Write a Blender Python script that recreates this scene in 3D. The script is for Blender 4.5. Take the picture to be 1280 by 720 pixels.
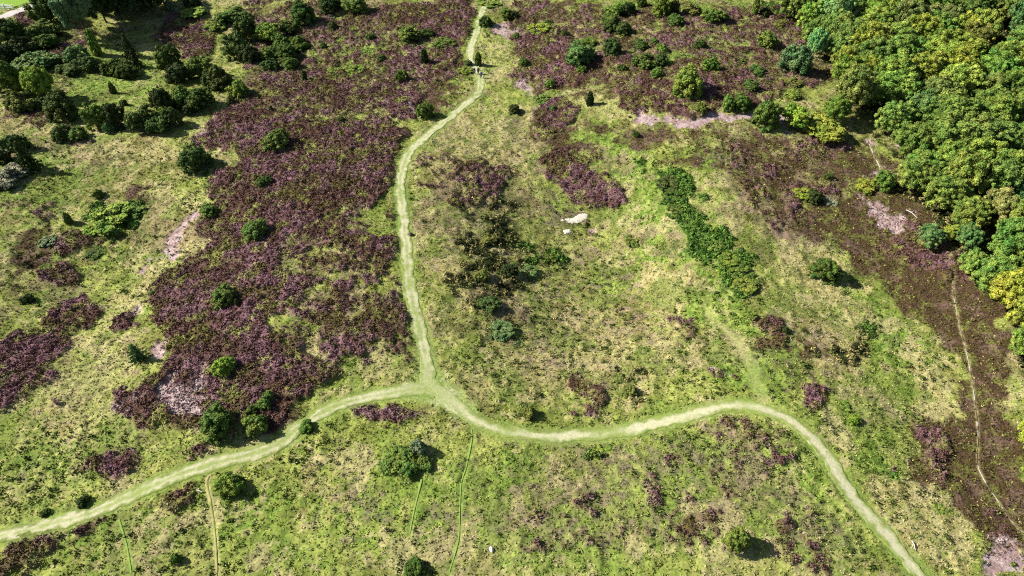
import bpy, math, random
import numpy as np
R = math.radians
# ------------------------------------------------------------------ camera, sky, sun, exposure
CAM_H = 75.0; PITCH = 45.0; HFOV = 73.7
scene = bpy.context.scene
for o in list(bpy.data.objects): bpy.data.objects.remove(o)
cd = bpy.data.cameras.new("camera"); cam = bpy.data.objects.new("camera", cd)
scene.collection.objects.link(cam); scene.camera = cam
cam.location = (0, 0, CAM_H); cam.rotation_euler = (R(90 - PITCH), 0, 0)
cd.sensor_fit = 'HORIZONTAL'; cd.angle = R(HFOV); cd.clip_start = 0.5; cd.clip_end = 6000
SUN_EL = 37.0
SUN_AZ = 171.0      # direction of the sun in the ground plane, degrees counter-clockwise from +x
world = bpy.data.worlds.new("World"); scene.world = world; world.use_nodes = True
wn = world.node_tree; wn.nodes.clear()
sky = wn.nodes.new('ShaderNodeTexSky'); sky.sky_type = 'NISHITA'; sky.sun_disc = False
sky.sun_elevation = R(SUN_EL); sky.sun_rotation = R(90 - SUN_AZ)
bg = wn.nodes.new('ShaderNodeBackground'); bg.inputs['Strength'].default_value = 0.05
wo = wn.nodes.new('ShaderNodeOutputWorld')
wn.links.new(sky.outputs[0], bg.inputs[0]); wn.links.new(bg.outputs[0], wo.inputs[0])
sd = bpy.data.lights.new("sun", 'SUN'); sd.energy = 5.0; sd.angle = R(0.5); sd.color = (1.0, 0.96, 0.88)
sun = bpy.data.objects.new("sun", sd); scene.collection.objects.link(sun)
sun.rotation_euler = (R(90 - SUN_EL), 0, R(SUN_AZ + 90)); sun.location = (-60, 40, 120)
scene.view_settings.view_transform = 'Standard'; scene.view_settings.look = 'None'
scene.view_settings.exposure = 1.25; scene.view_settings.gamma = 1.0
scene.cycles.max_bounces = 3; scene.cycles.diffuse_bounces = 1; scene.cycles.use_denoising = False; scene.cycles.filter_width = 1.1; scene.cycles.transparent_max_bounces = 4
GAIN = 2.1          # picture value of a sunlit level surface per unit of base colour

rng = np.random.default_rng(7)
random.seed(7)
col = scene.collection

# ------------------------------------------------------------------ helpers
def lin(c):
    c = np.asarray(c, float) / 255.0
    return np.where(c <= 0.04045, c / 12.92, ((c + 0.055) / 1.055) ** 2.4)
def alb(*c): return lin(c) / GAIN
class Noise:
    def __init__(s, seed):
        s.t = np.random.default_rng(seed).random((256, 256))
    def one(s, x, y):
        xi = np.floor(x).astype(np.int64); yi = np.floor(y).astype(np.int64)
        fx = x - xi; fy = y - yi
        fx = fx * fx * (3 - 2 * fx); fy = fy * fy * (3 - 2 * fy)
        a = s.t[xi & 255, yi & 255]; b = s.t[(xi + 1) & 255, yi & 255]
        c = s.t[xi & 255, (yi + 1) & 255]; d = s.t[(xi + 1) & 255, (yi + 1) & 255]
        return (a * (1 - fx) + b * fx) * (1 - fy) + (c * (1 - fx) + d * fx) * fy
    def __call__(s, x, y, wl, octv=4, gain=0.5):
        v = 0; amp = 1; tot = 0
        ca, sa = 0.8, 0.6
        for k in range(octv):
            v = v + amp * s.one(x / wl + 17.3 * k, y / wl + 5.1 * k); tot += amp
            amp *= gain; x, y = (x * ca - y * sa) , (x * sa + y * ca); wl *= 0.5
        v = v / tot
        return np.clip((v - 0.5) * (1.55 if octv > 2 else 1.2) + 0.5, 0, 1)
N1, N2, N3, N4, N5, N6 = [Noise(i) for i in (11, 22, 33, 44, 55, 66)]
def sst(a, b, v):
    t = np.clip((v - a) / (b - a), 0, 1); return t * t * (3 - 2 * t)

F = 640 / math.tan(R(HFOV / 2)); cp, sp = math.cos(R(PITCH)), math.sin(R(PITCH))
def flat(px, py, z=0.0):
    u = (np.asarray(px, float) - 640) / F; v = (360 - np.asarray(py, float)) / F
    dy = cp + v * sp; dz = -sp + v * cp
    t = (z - CAM_H) / dz
    return u * t, dy * t
# low relief of the land: hollows and rises (x, y, rx, ry, height)
RELIEF = []
for px, py, rx, ry, h in [(725, 330, 15, 26, -3.6), (130, 330, 24, 22, -4.2), (1190, 470, 16, 40, -2.5), (330, 300, 22, 30, 2.2),
                          (560, 260, 14, 30, 1.4), (900, 260, 12, 26, 1.2), (860, 110, 30, 26, 2.5), (230, 60, 34, 22, -3.0),
                          (400, 640, 34, 22, 0.9), (950, 640, 26, 18, 0.8)]:
    a, b = flat(px, py); RELIEF.append((float(a), float(b), rx, ry, h))
def macro(x, y):
    z = 0
    for a, b, rx, ry, h in RELIEF:
        z = z + h * np.exp(-((x - a) / rx) ** 2 - ((y - b) / ry) ** 2)
    return z + (N1(x, y, 38, 2) - 0.5) * 1.6
def at(px, py):                      # the point of the land seen at a place of the photograph
    z = 0.0
    for _ in range(8):
        x, y = flat(px, py, z); z = macro(x, y)
    return x, y, z
def scale_at(px, py):                # pixels per metre and the angle of the view there
    x, y, z = at(px, py)
    d = y * cp + (CAM_H - z) * sp
    th = math.atan2(CAM_H - z, math.hypot(x, y))
    return F / d, th

def mesh_obj(name, verts, faces, mat, parent=None, colors=None, smooth=False, sizes=None):
    """verts Nx3; faces MxK, or a flat index array with sizes"""
    verts = np.ascontiguousarray(verts, dtype=np.float32); me = bpy.data.meshes.new(name)
    if sizes is None:
        faces = np.asarray(faces, dtype=np.int32); k = faces.shape[1]; sizes = np.full(len(faces), k, np.int32); faces = faces.ravel()
    me.vertices.add(len(verts)); me.vertices.foreach_set('co', verts.ravel())
    me.loops.add(len(faces)); me.loops.foreach_set('vertex_index', np.ascontiguousarray(faces, dtype=np.int32))
    me.polygons.add(len(sizes)); st = np.concatenate(([0], np.cumsum(sizes)[:-1])).astype(np.int32)
    me.polygons.foreach_set('loop_start', st); 
    me.polygons.foreach_set('use_smooth', np.full(len(sizes), smooth, dtype=bool))
    if colors is not None:
        at_ = me.color_attributes.new('cover', 'FLOAT_COLOR', 'POINT')
        c = np.ones((len(verts), 4), np.float32); c[:, :3] = colors; at_.data.foreach_set('color', c.ravel())
    me.update(calc_edges=True); me.validate()
    if mat: me.materials.append(mat)
    if name is None: return me
    o = bpy.data.objects.new(name, me); col.objects.link(o)
    if parent: o.parent = parent
    return o
def tag(o, label=None, cat=None, group=None, kind=None):
    if label: o['label'] = label
    if cat: o['category'] = cat
    if group: o['group'] = group
    if kind: o['kind'] = kind
    return o
def empty(name, loc, rz=0):
    o = bpy.data.objects.new(name, None); col.objects.link(o); o.location = loc; o.rotation_euler = (0, 0, rz)
    o.empty_display_size = 0.3; return o

# ------------------------------------------------------------------ materials
def new_mat(name, rough=0.8, spec=0.15):
    m = bpy.data.materials.new(name); m.use_nodes = True; n = m.node_tree.nodes
    b = n['Principled BSDF']; b.inputs['Roughness'].default_value = rough
    b.inputs['Specular IOR Level'].default_value = spec
    return m, m.node_tree, b
def noise_node(nt, scale, detail=4, coord='Object'):
    tc = nt.nodes.new('ShaderNodeTexCoord'); t = nt.nodes.new('ShaderNodeTexNoise')
    t.inputs['Scale'].default_value = scale; t.inputs['Detail'].default_value = detail
    nt.links.new(tc.outputs[coord], t.inputs['Vector']); return t
def ramp(nt, src, lo, hi, a=0.3, b=0.7):
    r = nt.nodes.new('ShaderNodeMapRange'); r.inputs['From Min'].default_value = a; r.inputs['From Max'].default_value = b
    r.inputs['To Min'].default_value = lo; r.inputs['To Max'].default_value = hi
    nt.links.new(src, r.inputs['Value']); return r.outputs[0]
def mul(nt, csock, fsock):
    v = nt.nodes.new('ShaderNodeVectorMath'); v.operation = 'SCALE'
    nt.links.new(csock, v.inputs[0]); nt.links.new(fsock, v.inputs['Scale']); return v.outputs[0]
def attr_mat(name, scale, lo, hi, rough=0.9, bump=0.0, spec=0.08):
    m, nt, b = new_mat(name, rough, spec)
    a = nt.nodes.new('ShaderNodeVertexColor'); a.layer_name = 'cover'
    t = noise_node(nt, scale, 5)
    nt.links.new(mul(nt, a.outputs['Color'], ramp(nt, t.outputs[0], lo, hi)), b.inputs['Base Color'])
    if bump:
        bp = nt.nodes.new('ShaderNodeBump'); bp.inputs['Strength'].default_value = 0.6; bp.inputs['Distance'].default_value = bump
        nt.links.new(t.outputs[0], bp.inputs['Height']); nt.links.new(bp.outputs[0], b.inputs['Normal'])
    return m
M_ground = attr_mat('heath_ground', 3.5, 0.6, 1.35, bump=0.12)
M_path = attr_mat('worn_path', 4.0, 0.82, 1.15, bump=0.03)
M_tuft = attr_mat('ground_plants', 6.0, 0.75, 1.25)
def foliage_mat(name):
    m, nt, b = new_mat(name, 0.75, 0.08)
    oi = nt.nodes.new('ShaderNodeObjectInfo')
    t = noise_node(nt, 7.0, 3); t2 = noise_node(nt, 38.0, 2)
    c = mul(nt, oi.outputs['Color'], ramp(nt, t.outputs[0], 0.5, 1.5))
    c = mul(nt, c, ramp(nt, t2.outputs[0], 0.6, 1.4))
    hs = nt.nodes.new('ShaderNodeHueSaturation')
    nt.links.new(c, hs.inputs['Color']); nt.links.new(ramp(nt, t2.outputs[0], 0.478, 0.522), hs.inputs['Hue'])
    t3 = noise_node(nt, 2.6, 2); hs2 = nt.nodes.new('ShaderNodeHueSaturation')
    nt.links.new(hs.outputs[0], hs2.inputs['Color']); nt.links.new(ramp(nt, t3.outputs[0], 0.455, 0.53), hs2.inputs['Hue']); nt.links.new(ramp(nt, t3.outputs[0], 1.3, 0.75), hs2.inputs['Value']); hs = hs2
    nt.links.new(hs.outputs[0], b.inputs['Base Color'])
    tr = nt.nodes.new('ShaderNodeBsdfTranslucent'); nt.links.new(hs.outputs[0], tr.inputs['Color'])
    mx = nt.nodes.new('ShaderNodeMixShader'); mx.inputs[0].default_value = 0.08
    out = nt.nodes['Material Output']
    nt.links.new(b.outputs[0], mx.inputs[1]); nt.links.new(tr.outputs[0], mx.inputs[2]); nt.links.new(mx.outputs[0], out.inputs['Surface'])
    return m
M_leaf = foliage_mat('foliage')
def plain(name, c, scale=6, lo=0.8, hi=1.2, rough=0.8, bump=0.0):
    m, nt, b = new_mat(name, rough)
    rgb = nt.nodes.new('ShaderNodeRGB'); rgb.outputs[0].default_value = (*c, 1)
    t = noise_node(nt, scale, 5)
    nt.links.new(mul(nt, rgb.outputs[0], ramp(nt, t.outputs[0], lo, hi)), b.inputs['Base Color'])
    if bump:
        bp = nt.nodes.new('ShaderNodeBump'); bp.inputs['Distance'].default_value = bump
        nt.links.new(t.outputs[0], bp.inputs['Height']); nt.links.new(bp.outputs[0], b.inputs['Normal'])
    return m
M_bark = plain('bark', (0.09, 0.07, 0.05), 9, 0.5, 1.4, bump=0.04)
M_dead = plain('bleached_wood', (0.42, 0.38, 0.33), 12, 0.7, 1.2)
M_rock = plain('brown_rock', (0.075, 0.055, 0.045), 5, 0.6, 1.5, bump=0.05)
M_grey = plain('pale_rock', (0.5, 0.48, 0.46), 5, 0.7, 1.2, bump=0.05)
M_white = plain('white_paint', (0.75, 0.75, 0.72), 9, 0.85, 1.05, rough=0.5)
# ------------------------------------------------------------------ what covers the ground
# patches: class, strength, outline (places of the photograph, turned into points of the land)
POLY = [
 # purple heather
 ('heather', 1.0, [(238,165),(262,150),(292,138),(330,140),(375,152),(440,162),(500,158),(522,165),(503,186),(494,205),(489,232),(472,250),(452,258),(415,262),(372,288),(345,300),(350,335),(372,352),(362,380),(330,395),(345,420),(395,450),(432,478),(392,500),(352,540),(302,560),(255,573),(205,548),(172,528),(163,500),(180,480),(204,452),(203,425),(188,400),(190,378),(175,374),(222,340),(240,322),(260,300),(266,275),(262,240),(270,214),(302,200),(290,188),(262,180),(240,176)]),
 ('heather', .5, [(330,100),(420,110),(500,135),(520,160),(440,165),(330,145),(280,140),(300,120)]),
 ('heather', 1.0, [(182,50),(192,38),(212,22),(226,10),(240,6),(243,24),(262,30),(264,48),(268,62),(256,73),(236,72),(216,58),(194,53)]),
 ('heather', .85, [(448,18),(500,10),(548,5),(582,0),(600,-20),(578,30),(560,42),(530,34),(490,30),(462,28)]),
 ('heather', .5, [(320,90),(400,60),(470,50),(560,60),(580,80),(540,120),(440,140),(330,130)]),
 ('heather', .5, [(280,-10),(400,-10),(400,40),(330,60),(300,40)]),
 ('heather', .8, [(488,118),(530,110),(545,125),(505,138),(488,132)]),
 ('heather', .75, [(338,90),(352,88),(400,95),(480,108),(520,120),(520,150),(420,130),(340,120)]),
 ('heather', .45, [(640,-10),(720,-10),(700,50),(640,45)]),
 ('heather', .55, [(720,40),(860,20),(960,10),(1000,60),(900,80),(780,50)]),
 ('heather', .95, [(668,40),(700,55),(716,85),(726,108),(700,112),(672,100),(660,70)]),
 ('heather', 1.0, [(666,140),(700,122),(736,130),(724,148),(690,168),(676,172)]),
 ('heather', 1.0, [(768,122),(778,104),(800,92),(838,94),(870,100),(902,92),(944,98),(940,135),(905,139),(866,145),(832,143),(800,137)]),
 ('heather', .85, [(672,192),(694,180),(735,190),(740,206),(736,218),(776,238),(770,262),(742,268),(722,254),(700,236),(684,222)]),
 ('heather', 1.0, [(72,380),(100,371),(119,388),(108,412),(84,438),(72,468),(40,488),(-10,512),(-10,428),(12,420),(40,420),(62,414)]),
 ('heather', .95, [(128,404),(150,384),(170,392),(168,408),(148,426),(128,424)]),
 ('heather', 1.0, [(114,592),(126,572),(158,554),(176,553),(164,572),(150,580),(153,600),(142,609),(126,600)]),
 ('heather', 1.0, [(-10,682),(18,672),(46,667),(62,682),(57,701),(12,712),(-10,712)]),
 ('heather', .7, [(186,626),(205,606),(245,590),(264,590),(252,612),(240,636),(210,656),(184,652)]),
 ('heather', .75, [(430,520),(470,502),(530,508),(545,525),(510,545),(450,540)]),
 ('heather', .6, [(395,385),(440,375),(490,372),(516,392),(524,440),(515,462),(476,450),(440,440),(410,430)]),
 ('heather', .52, [(380,290),(480,270),(500,300),(500,350),(470,370),(400,350),(360,330)]),
 ('heather', .45, [(510,200),(640,200),(650,240),(560,250),(515,240)]),
 ('heather', .37, [(885,530),(955,522),(1000,580),(1020,650),(1060,700),(1000,730),(850,700),(800,650),(880,590)]),
 ('heather', .3, [(680,640),(820,600),(860,690),(720,700)]),
 ('heather', .28, [(640,560),(880,560),(900,700),(640,700)]),
 ('heather', .42, [(880,180),(960,165),(1040,175),(1060,240),(1000,300),(960,290),(920,230)]),
 ('heather', .95, [(1100,284),(1132,282),(1165,318),(1158,338),(1112,318)]),
 ('heather', .75, [(1180,300),(1205,330),(1222,355),(1196,372),(1160,345)]),
 ('heather', .72, [(1225,640),(1250,640),(1262,672),(1245,700),(1222,660)]),
 ('heather', .62, [(1140,540),(1180,520),(1200,560),(1190,610),(1150,580)]),
 # brown heath and bog
 ('brown', .66, [(1040,168),(1100,172),(1118,222),(1150,258),(1110,300),(1054,322),(1010,306),(996,280),(1020,250),(1030,210)]),
 ('brown', 1.05, [(1085,250),(1120,232),(1150,258),(1200,308),(1236,356),(1250,400),(1262,450),(1262,520),(1275,590),(1300,640),(1300,720),(1244,690),(1222,660),(1190,628),(1160,598),(1142,560),(1144,524),(1196,506),(1212,480),(1196,440),(1160,404),(1124,372),(1086,344),(1060,310),(1060,270)]),
 ('brown', .6, [(900,165),(1040,165),(1060,260),(990,290),(940,240),(890,200)]),
 ('brown', .45, [(920,380),(1000,395),(1060,450),(1050,500),(1000,490),(950,440)]),
 ('brown', .85, [(660,150),(735,150),(740,205),(700,185),(670,190)]),
 ('brown', .5, [(310,20),(580,40),(600,100),(560,160),(330,100)]),
 ('brown', .55, [(640,0),(760,0),(800,60),(760,120),(660,130),(630,60)]),
 ('brown', .75, [(395,170),(500,165),(470,240),(420,235)]),
 ('brown', .55, [(230,350),(320,400),(330,470),(260,440),(215,400)]),
 ('brown', .8, [(540,0),(600,-10),(592,30),(580,60),(560,120),(530,140),(548,60)]),
 ('brown', .5, [(760,140),(900,158),(900,220),(800,200),(740,180)]),
 ('brown', .7, [(0,300),(40,285),(80,270),(62,320),(50,362),(0,362)]),
 ('brown', .55, [(120,214),(160,210),(205,240),(200,275),(168,258),(126,240)]),
 # straw
 ('straw', .8, [(192,72),(215,50),(236,74),(222,84),(198,100),(176,90)]),
 ('straw', .8, [(0,130),(60,140),(100,165),(130,180),(40,178),(0,165)]),
 ('straw', .6, [(320,-10),(380,-10),(340,14),(320,20)]),
 ('straw', .6, [(560,135),(650,120),(690,150),(670,260),(680,420),(610,430),(540,330),(520,220)]),
 ('straw', .52, [(640,400),(800,330),(860,330),(850,440),(780,520),(640,500)]),
 ('straw', .8, [(100,180),(180,170),(250,190),(300,180),(285,230),(200,205),(110,215)]),
 ('straw', .75, [(360,590),(400,570),(480,620),(450,650),(400,650)]),
 ('straw', .7, [(1000,330),(1060,330),(1100,420),(1060,500),(1000,460),(960,400)]),
 ('straw', .85, [(1130,450),(1180,440),(1205,480),(1180,510),(1140,530),(1125,500)]),
 ('straw', .8, [(1080,600),(1150,560),(1220,660),(1240,720),(1140,720),(1110,660)]),
 ('straw', .8, [(1180,545),(1210,560),(1240,600),(1235,620),(1200,600)]),
 ('straw', .65, [(900,160),(1000,160),(1040,200),(1000,240),(930,230)]),
 ('straw', .75, [(960,270),(1010,310),(1080,350),(1060,380),(990,340),(950,300)]),
 ('straw', .6, [(350,290),(440,290),(440,350),(370,360)]),
 ('straw', .75, [(380,375),(440,370),(430,400),(390,410)]),
 ('straw', .55, [(0,440),(40,500),(100,470),(110,560),(40,560),(0,540)]),
 ('straw', .6, [(560,480),(640,440),(640,520),(600,520)]),
 # fresh green
 ('green', .62, [(0,180),(100,190),(110,240),(60,290),(0,290)]),
 ('green', .7, [(80,90),(150,75),(190,80),(200,110),(150,140),(110,130)]),
 ('green', .6, [(0,540),(90,500),(170,560),(110,600),(0,650)]),
 ('green', .55, [(0,650),(300,600),(640,560),(640,720),(0,720)]),
 ('green', .68, [(640,550),(800,545),(1000,540),(1100,680),(1100,720),(640,720)]),
 ('green', .68, [(690,160),(800,150),(960,340),(1000,500),(900,500),(800,330)]),
 ('green', .75, [(1010,380),(1100,370),(1200,450),(1120,540),(1060,560),(1060,470)]),
 ('green', .65, [(620,120),(660,130),(700,230),(650,200)]),
 ('green', .55, [(330,50),(460,40),(560,110),(430,120),(340,90)]),
 ('green', .55, [(800,40),(960,30),(1000,80),(900,90),(820,80)]),
 ('green', .75, [(1040,540),(1100,540),(1150,600),(1100,620),(1060,590)]),
 ('green', 1.6, [(-200,-120),(160,-120),(70,-6),(20,12),(-10,20),(-200,70)]),
 # bare pinkish ground
 ('bare', 1.6, [(203,482),(225,470),(240,488),(250,508),(240,526),(216,514),(200,500)]),
 ('bare', 1.5, [(225,452),(246,448),(248,456),(228,462)]),
 ('bare', 1.3, [(196,420),(206,425),(200,452),(188,460),(186,452)]),
 ('bare', 1.2, [(163,500),(176,492),(174,520),(170,532)]),
 ('bare', .9, [(206,302),(232,272),(240,274),(228,296),(212,314)]),
 ('bare', .6, [(172,335),(200,330),(205,350),(185,352)]),
 ('bare', .95, [(800,138),(832,146),(900,142),(952,148),(990,168),(955,160),(900,154),(852,158),(806,152)]),
 ('bare', .72, [(606,28),(640,26),(655,45),(630,50),(612,40)]),
 ('bare', .72, [(640,98),(655,105),(664,120),(640,118)]),
 ('bare', 1.2, [(1076,248),(1096,248),(1118,278),(1104,302),(1088,296),(1092,280)]),
 ('bare', .9, [(1246,660),(1262,655),(1276,686),(1300,700),(1300,740),(1246,740),(1240,700)]),
 ('bare', .7, [(660,135),(670,130),(678,170),(668,168)]),
 ('bare', .6, [(1085,172),(1110,170),(1106,190),(1096,200)]),
 ('bare', .6, [(345,555),(380,548),(372,562),(345,566)]),
 ('bare', .75, [(985,322),(1000,320),(1004,330),(990,334)]),
 ('bare', .65, [(500,128),(520,132),(515,150),(500,145)]),
 ('bare', .7, [(226,160),(246,164),(250,178),(232,174)]),
 ('bare', .6, [(820,385),(850,375),(850,400),(830,402)]),
 # dark scrubby cover
 ('scrub', .5, [(570,240),(620,240),(650,250),(660,300),(650,340),(640,420),(600,400),(560,350)]),
 ('scrub', .5, [(640,490),(670,490),(675,530),(640,530)]),
 ('scrub', .6, [(770,430),(800,420),(810,470),(790,500),(770,480)]),
 ('scrub', .6, [(0,320),(40,318),(55,350),(30,362),(0,362)]),
 ('scrub', .55, [(1020,420),(1095,400),(1110,440),(1080,470),(1050,450)]),
 ('scrub', .55, [(1075,560),(1115,570),(1115,600),(1085,600)]),
 ('scrub', .5, [(975,430),(1030,430),(1020,490),(985,490)]),
 ('scrub', .45, [(0,60),(80,60),(60,130),(0,150)]),
 # ferns and brambles
 ('fern', 1.2, [(815,206),(845,212),(858,240),(862,262),(890,285),(920,310),(945,345),(950,368),(925,365),(900,335),(868,296),(840,272),(822,240)]),
 ('fern', .65, [(652,298),(675,290),(700,330),(690,360),(655,350)]),
 ('fern', .7, [(780,290),(802,292),(804,310),(784,312)]),
 ('fern', .55, [(1085,400),(1115,412),(1128,445),(1108,455),(1085,430)]),
 ('fern', .5, [(740,560),(775,565),(770,595),(742,590)]),
 ('fern', .55, [(1165,615),(1180,618),(1200,660),(1185,668)]),
 ('fern', .5, [(780,508),(820,510),(830,530),(785,530)]),
 ('fern', .7, [(660,30),(690,26),(700,40),(680,46),(662,42)]),
]
# small patches: class, strength, cx, cy, rx, ry, tilt
BLOB = [('bare',.95,222,300,30,8,-48),('straw',1.3,190,345,46,8,-45),('straw',1.2,238,270,34,6,-55),('bare',.85,185,340,10,6,-30),('green',1.1,150,110,34,20,-10),('straw',1.0,135,400,10,34,20),('green',1.1,200,340,60,11,-42),('straw',1.0,232,292,50,7,-50),('green',1.0,265,245,36,8,-50),('straw',1.0,150,200,60,12,0),('green',1.1,60,215,50,14,0),('fern',1.1,150,268,32,16,-14),('fern',1.0,122,284,16,9,0),('straw',1.0,600,270,20,12,10),('straw',1.0,560,320,18,30,0),('straw',.95,700,400,40,16,20),('straw',1.0,830,350,16,30,0),('straw',1.0,985,310,26,10,35),('straw',1.0,1040,440,26,30,20),('bare',.75,745,285,14,8,0),('straw',1.0,745,290,26,10,10),('straw',.9,560,210,20,26,0),('green',1.0,690,260,16,36,10),('green',1.0,900,210,12,40,-20),('green',1.0,990,440,20,40,-10),('green',1.1,1060,400,24,40,-20),('green',1.0,760,360,30,14,0),
 ('heather',1,87,305,11,16,30),('heather',1,80,345,24,14,-20),('heather',.9,62,266,20,9,-35),('heather',.9,108,255,11,8,-20),('heather',.9,122,302,12,7,0),
 ('heather',1,88,652,12,8,-20),('heather',1,118,654,10,12,30),('heather',.8,88,671,18,8,0),('heather',.9,145,460,9,8,-30),('heather',.8,150,491,8,6,0),('heather',.9,150,513,8,4,-5),
 ('heather',.8,98,493,14,10,0),('heather',.9,80,574,9,6,-20),('heather',.8,20,629,9,6,0),('heather',1,725,482,16,8,-8),('heather',1,738,502,10,15,0),('heather',.8,720,512,9,9,0),
 ('heather',.9,900,462,14,12,30),('heather',.9,852,459,9,8,0),('heather',.75,824,400,22,10,0),('heather',.9,846,412,10,12,-30),('heather',.95,1028,496,27,13,0),
 ('heather',.95,962,435,14,22,20),('heather',.9,918,465,7,9,0),('heather',.8,888,497,12,6,0),('heather',.8,925,492,6,5,0),('heather',.85,388,634,7,8,0),('heather',.85,415,635,6,6,0),('heather',.8,430,626,6,4,0),
 ('heather',.8,400,638,5,5,0),('heather',.9,375,366,12,9,0),('heather',.85,466,310,14,10,0),('heather',.85,405,300,12,9,0),('heather',.95,395,275,26,7,-28),('heather',.9,601,225,18,14,20),
 ('heather',.9,576,248,14,7,15),('heather',.85,555,355,12,7,0),('heather',.85,372,548,9,11,0),('heather',.8,712,582,11,5,0),('heather',.8,850,620,16,6,-20),('heather',.8,820,648,14,6,-10),
 ('heather',.8,700,665,16,9,30),('heather',.8,845,685,10,8,0),('heather',.8,960,660,9,10,0),('heather',.9,1110,580,9,6,0),('heather',.85,1060,560,8,6,0),('heather',.8,975,570,10,9,0),
 ('heather',.9,955,415,22,14,0),('heather',.8,100,175,22,10,-10),('heather',.8,20,135,20,10,0),('heather',.8,45,150,22,12,-10),('heather',.95,104,50,14,8,-25),('heather',.95,72,66,18,9,-30),('heather',.9,36,22,20,7,-22),
 ('brown',.9,930,395,18,10,0),('heather',.8,1030,180,40,10,5),('straw',.9,78,200,30,8,0),('straw',.8,205,345,16,18,-40),('straw',.9,440,620,20,14,0),('straw',.9,90,412,18,5,0),
 ('green',.9,380,340,16,8,0),('green',.9,460,450,24,20,0),('green',.9,425,260,20,14,0),('green',.9,150,395,60,10,-58),('green',.9,200,345,80,16,-45),('green',.95,320,510,10,14,0),('green',.9,210,545,14,6,30),
 ('bare',.9,1092,218,5,10,10),('bare',.7,165,385,12,9,-30),('straw',.9,160,385,30,8,-50),('straw',.9,240,305,14,26,35),('bare',.8,900,463,18,14,0),('bare',.7,1055,540,10,8,0),('bare',.6,540,630,10,8,0),
 ('straw',.85,770,540,10,6,0),('straw',.9,100,600,6,4,0),('straw',.8,150,572,14,5,-20),('fern',.7,130,272,26,14,-10),('fern',.9,1000,15,50,20,0),('bare',.8,985,145,30,8,8),('scrub',.8,45,285,18,10,-10),
 ('green',.9,20,455,20,10,0),('scrub',.7,215,10,14,6,0),('straw',.8,415,125,30,6,10),('green',.95,455,118,34,7,0),('green',.9,410,45,20,8,20),('green',.9,520,8,20,6,0)]
X0, X1, Y0, Y1, RS = -190.0, 190.0, 14.0, 232.0, 0.5
gx = np.arange(X0, X1, RS); gy = np.arange(Y0, Y1, RS)
GX, GY = np.meshgrid(gx, gy)
def inside(poly, x, y):
    r = np.zeros(x.shape, bool); n = len(poly)
    for i in range(n):
        xa, ya = poly[i]; xb, yb = poly[(i + 1) % n]
        if ya == yb: continue
        c = ((ya > y) != (yb > y)) & (x < (xb - xa) * (y - ya) / (yb - ya) + xa)
        r ^= c
    return r
def blur(m, k):
    for _ in range(2):
        for ax in (0, 1):
            p = np.pad(m, [(k, k) if a == ax else (0, 0) for a in (0, 1)], mode='edge')
            c = np.cumsum(p, axis=ax)
            z = np.zeros_like(np.take(c, [0], axis=ax)); c = np.concatenate([z, c], axis=ax)
            w = 2 * k + 1
            m = (np.take(c, np.arange(w, c.shape[ax]), axis=ax) - np.take(c, np.arange(0, c.shape[ax] - w), axis=ax)) / w
    return m
POLY += [('green', .85, [(60,20),(110,40),(190,60),(200,110),(130,140),(40,110),(20,60)]), ('green', .62, [(0,160),(100,180),(120,230),(60,300),(0,310)]),
 ('brown', .5, [(0,20),(60,10),(120,60),(60,150),(0,150)]), ('green', .72, [(300,20),(600,20),(560,130),(420,150),(300,120)]), ('green', .7, [(760,0),(1000,0),(1040,100),(900,90),(760,60)]),
 ('heather', .53, [(320,10),(600,10),(590,60),(540,130),(420,150),(300,150),(300,60)]), ('brown', .5, [(300,60),(560,60),(560,150),(300,150)]),
 ('heather', .5, [(640,10),(1000,10),(1040,110),(960,120),(760,110),(640,120)]), ('brown', .46, [(640,0),(1000,0),(1050,110),(940,120),(760,130),(640,150)]),
 ('scrub', 1.4, [(990,-60),(1000,40),(1040,80),(1076,140),(1108,160),(1124,200),(1136,240),(1160,272),(1192,306),(1222,336),(1248,372),(1272,400),(1300,470),(1500,470),(1700,200),(1480,-200),(980,-200)])]
POLY += [('heather', .42, [(340,290),(420,262),(505,255),(508,350),(522,458),(430,482),(350,420),(365,360)]),
 ('dust', .5, [(760,530),(960,520),(1020,600),(1100,700),(1040,730),(820,720),(640,720),(640,640)]), ('dust', .42, [(400,600),(640,560),(760,540),(700,720),(300,720)]),
 ('dust', .6, [(860,150),(1060,165),(1080,260),(1040,330),(960,300),(880,220)]), ('dust', .45, [(520,150),(720,150),(760,260),(860,400),(840,500),(680,500),(560,420),(515,300)]),
 ('dust', .5, [(920,380),(1080,400),(1090,510),(1010,510),(940,470)]), ('dust', .5, [(1100,560),(1200,600),(1230,720),(1150,720)]), ('dust', .4, [(0,440),(150,380),(260,560),(60,660),(0,660)])]
CLS = ['green', 'straw', 'dust', 'brown', 'scrub', 'fern', 'heather', 'bare']
MASK = {c: np.zeros(GX.shape) for c in CLS}
def world_poly(pts):
    out = []
    for i in range(len(pts)):
        (a, b), (c, d) = pts[i], pts[(i + 1) % len(pts)]
        n = 3
        for k in range(n):
            x, y, z = at(a + (c - a) * k / n, b + (d - b) * k / n); out.append((float(x), float(y)))
    return out
for c, s, pts in POLY:
    p = inside(world_poly(pts), GX, GY)
    MASK[c] = np.maximum(MASK[c], p * (s * 1.12 if c == 'heather' and s >= .95 else s))
for c, s, cx, cy, rx, ry, t in BLOB:
    pts = []
    for k in range(14):
        a = 2 * math.pi * k / 14; u, v = rx * math.cos(a), ry * math.sin(a); t_ = R(t)
        pts.append((cx + u * math.cos(t_) - v * math.sin(t_), cy + u * math.sin(t_) + v * math.cos(t_)))
    MASK[c] = np.maximum(MASK[c], inside(world_poly(pts), GX, GY) * s)
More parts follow.
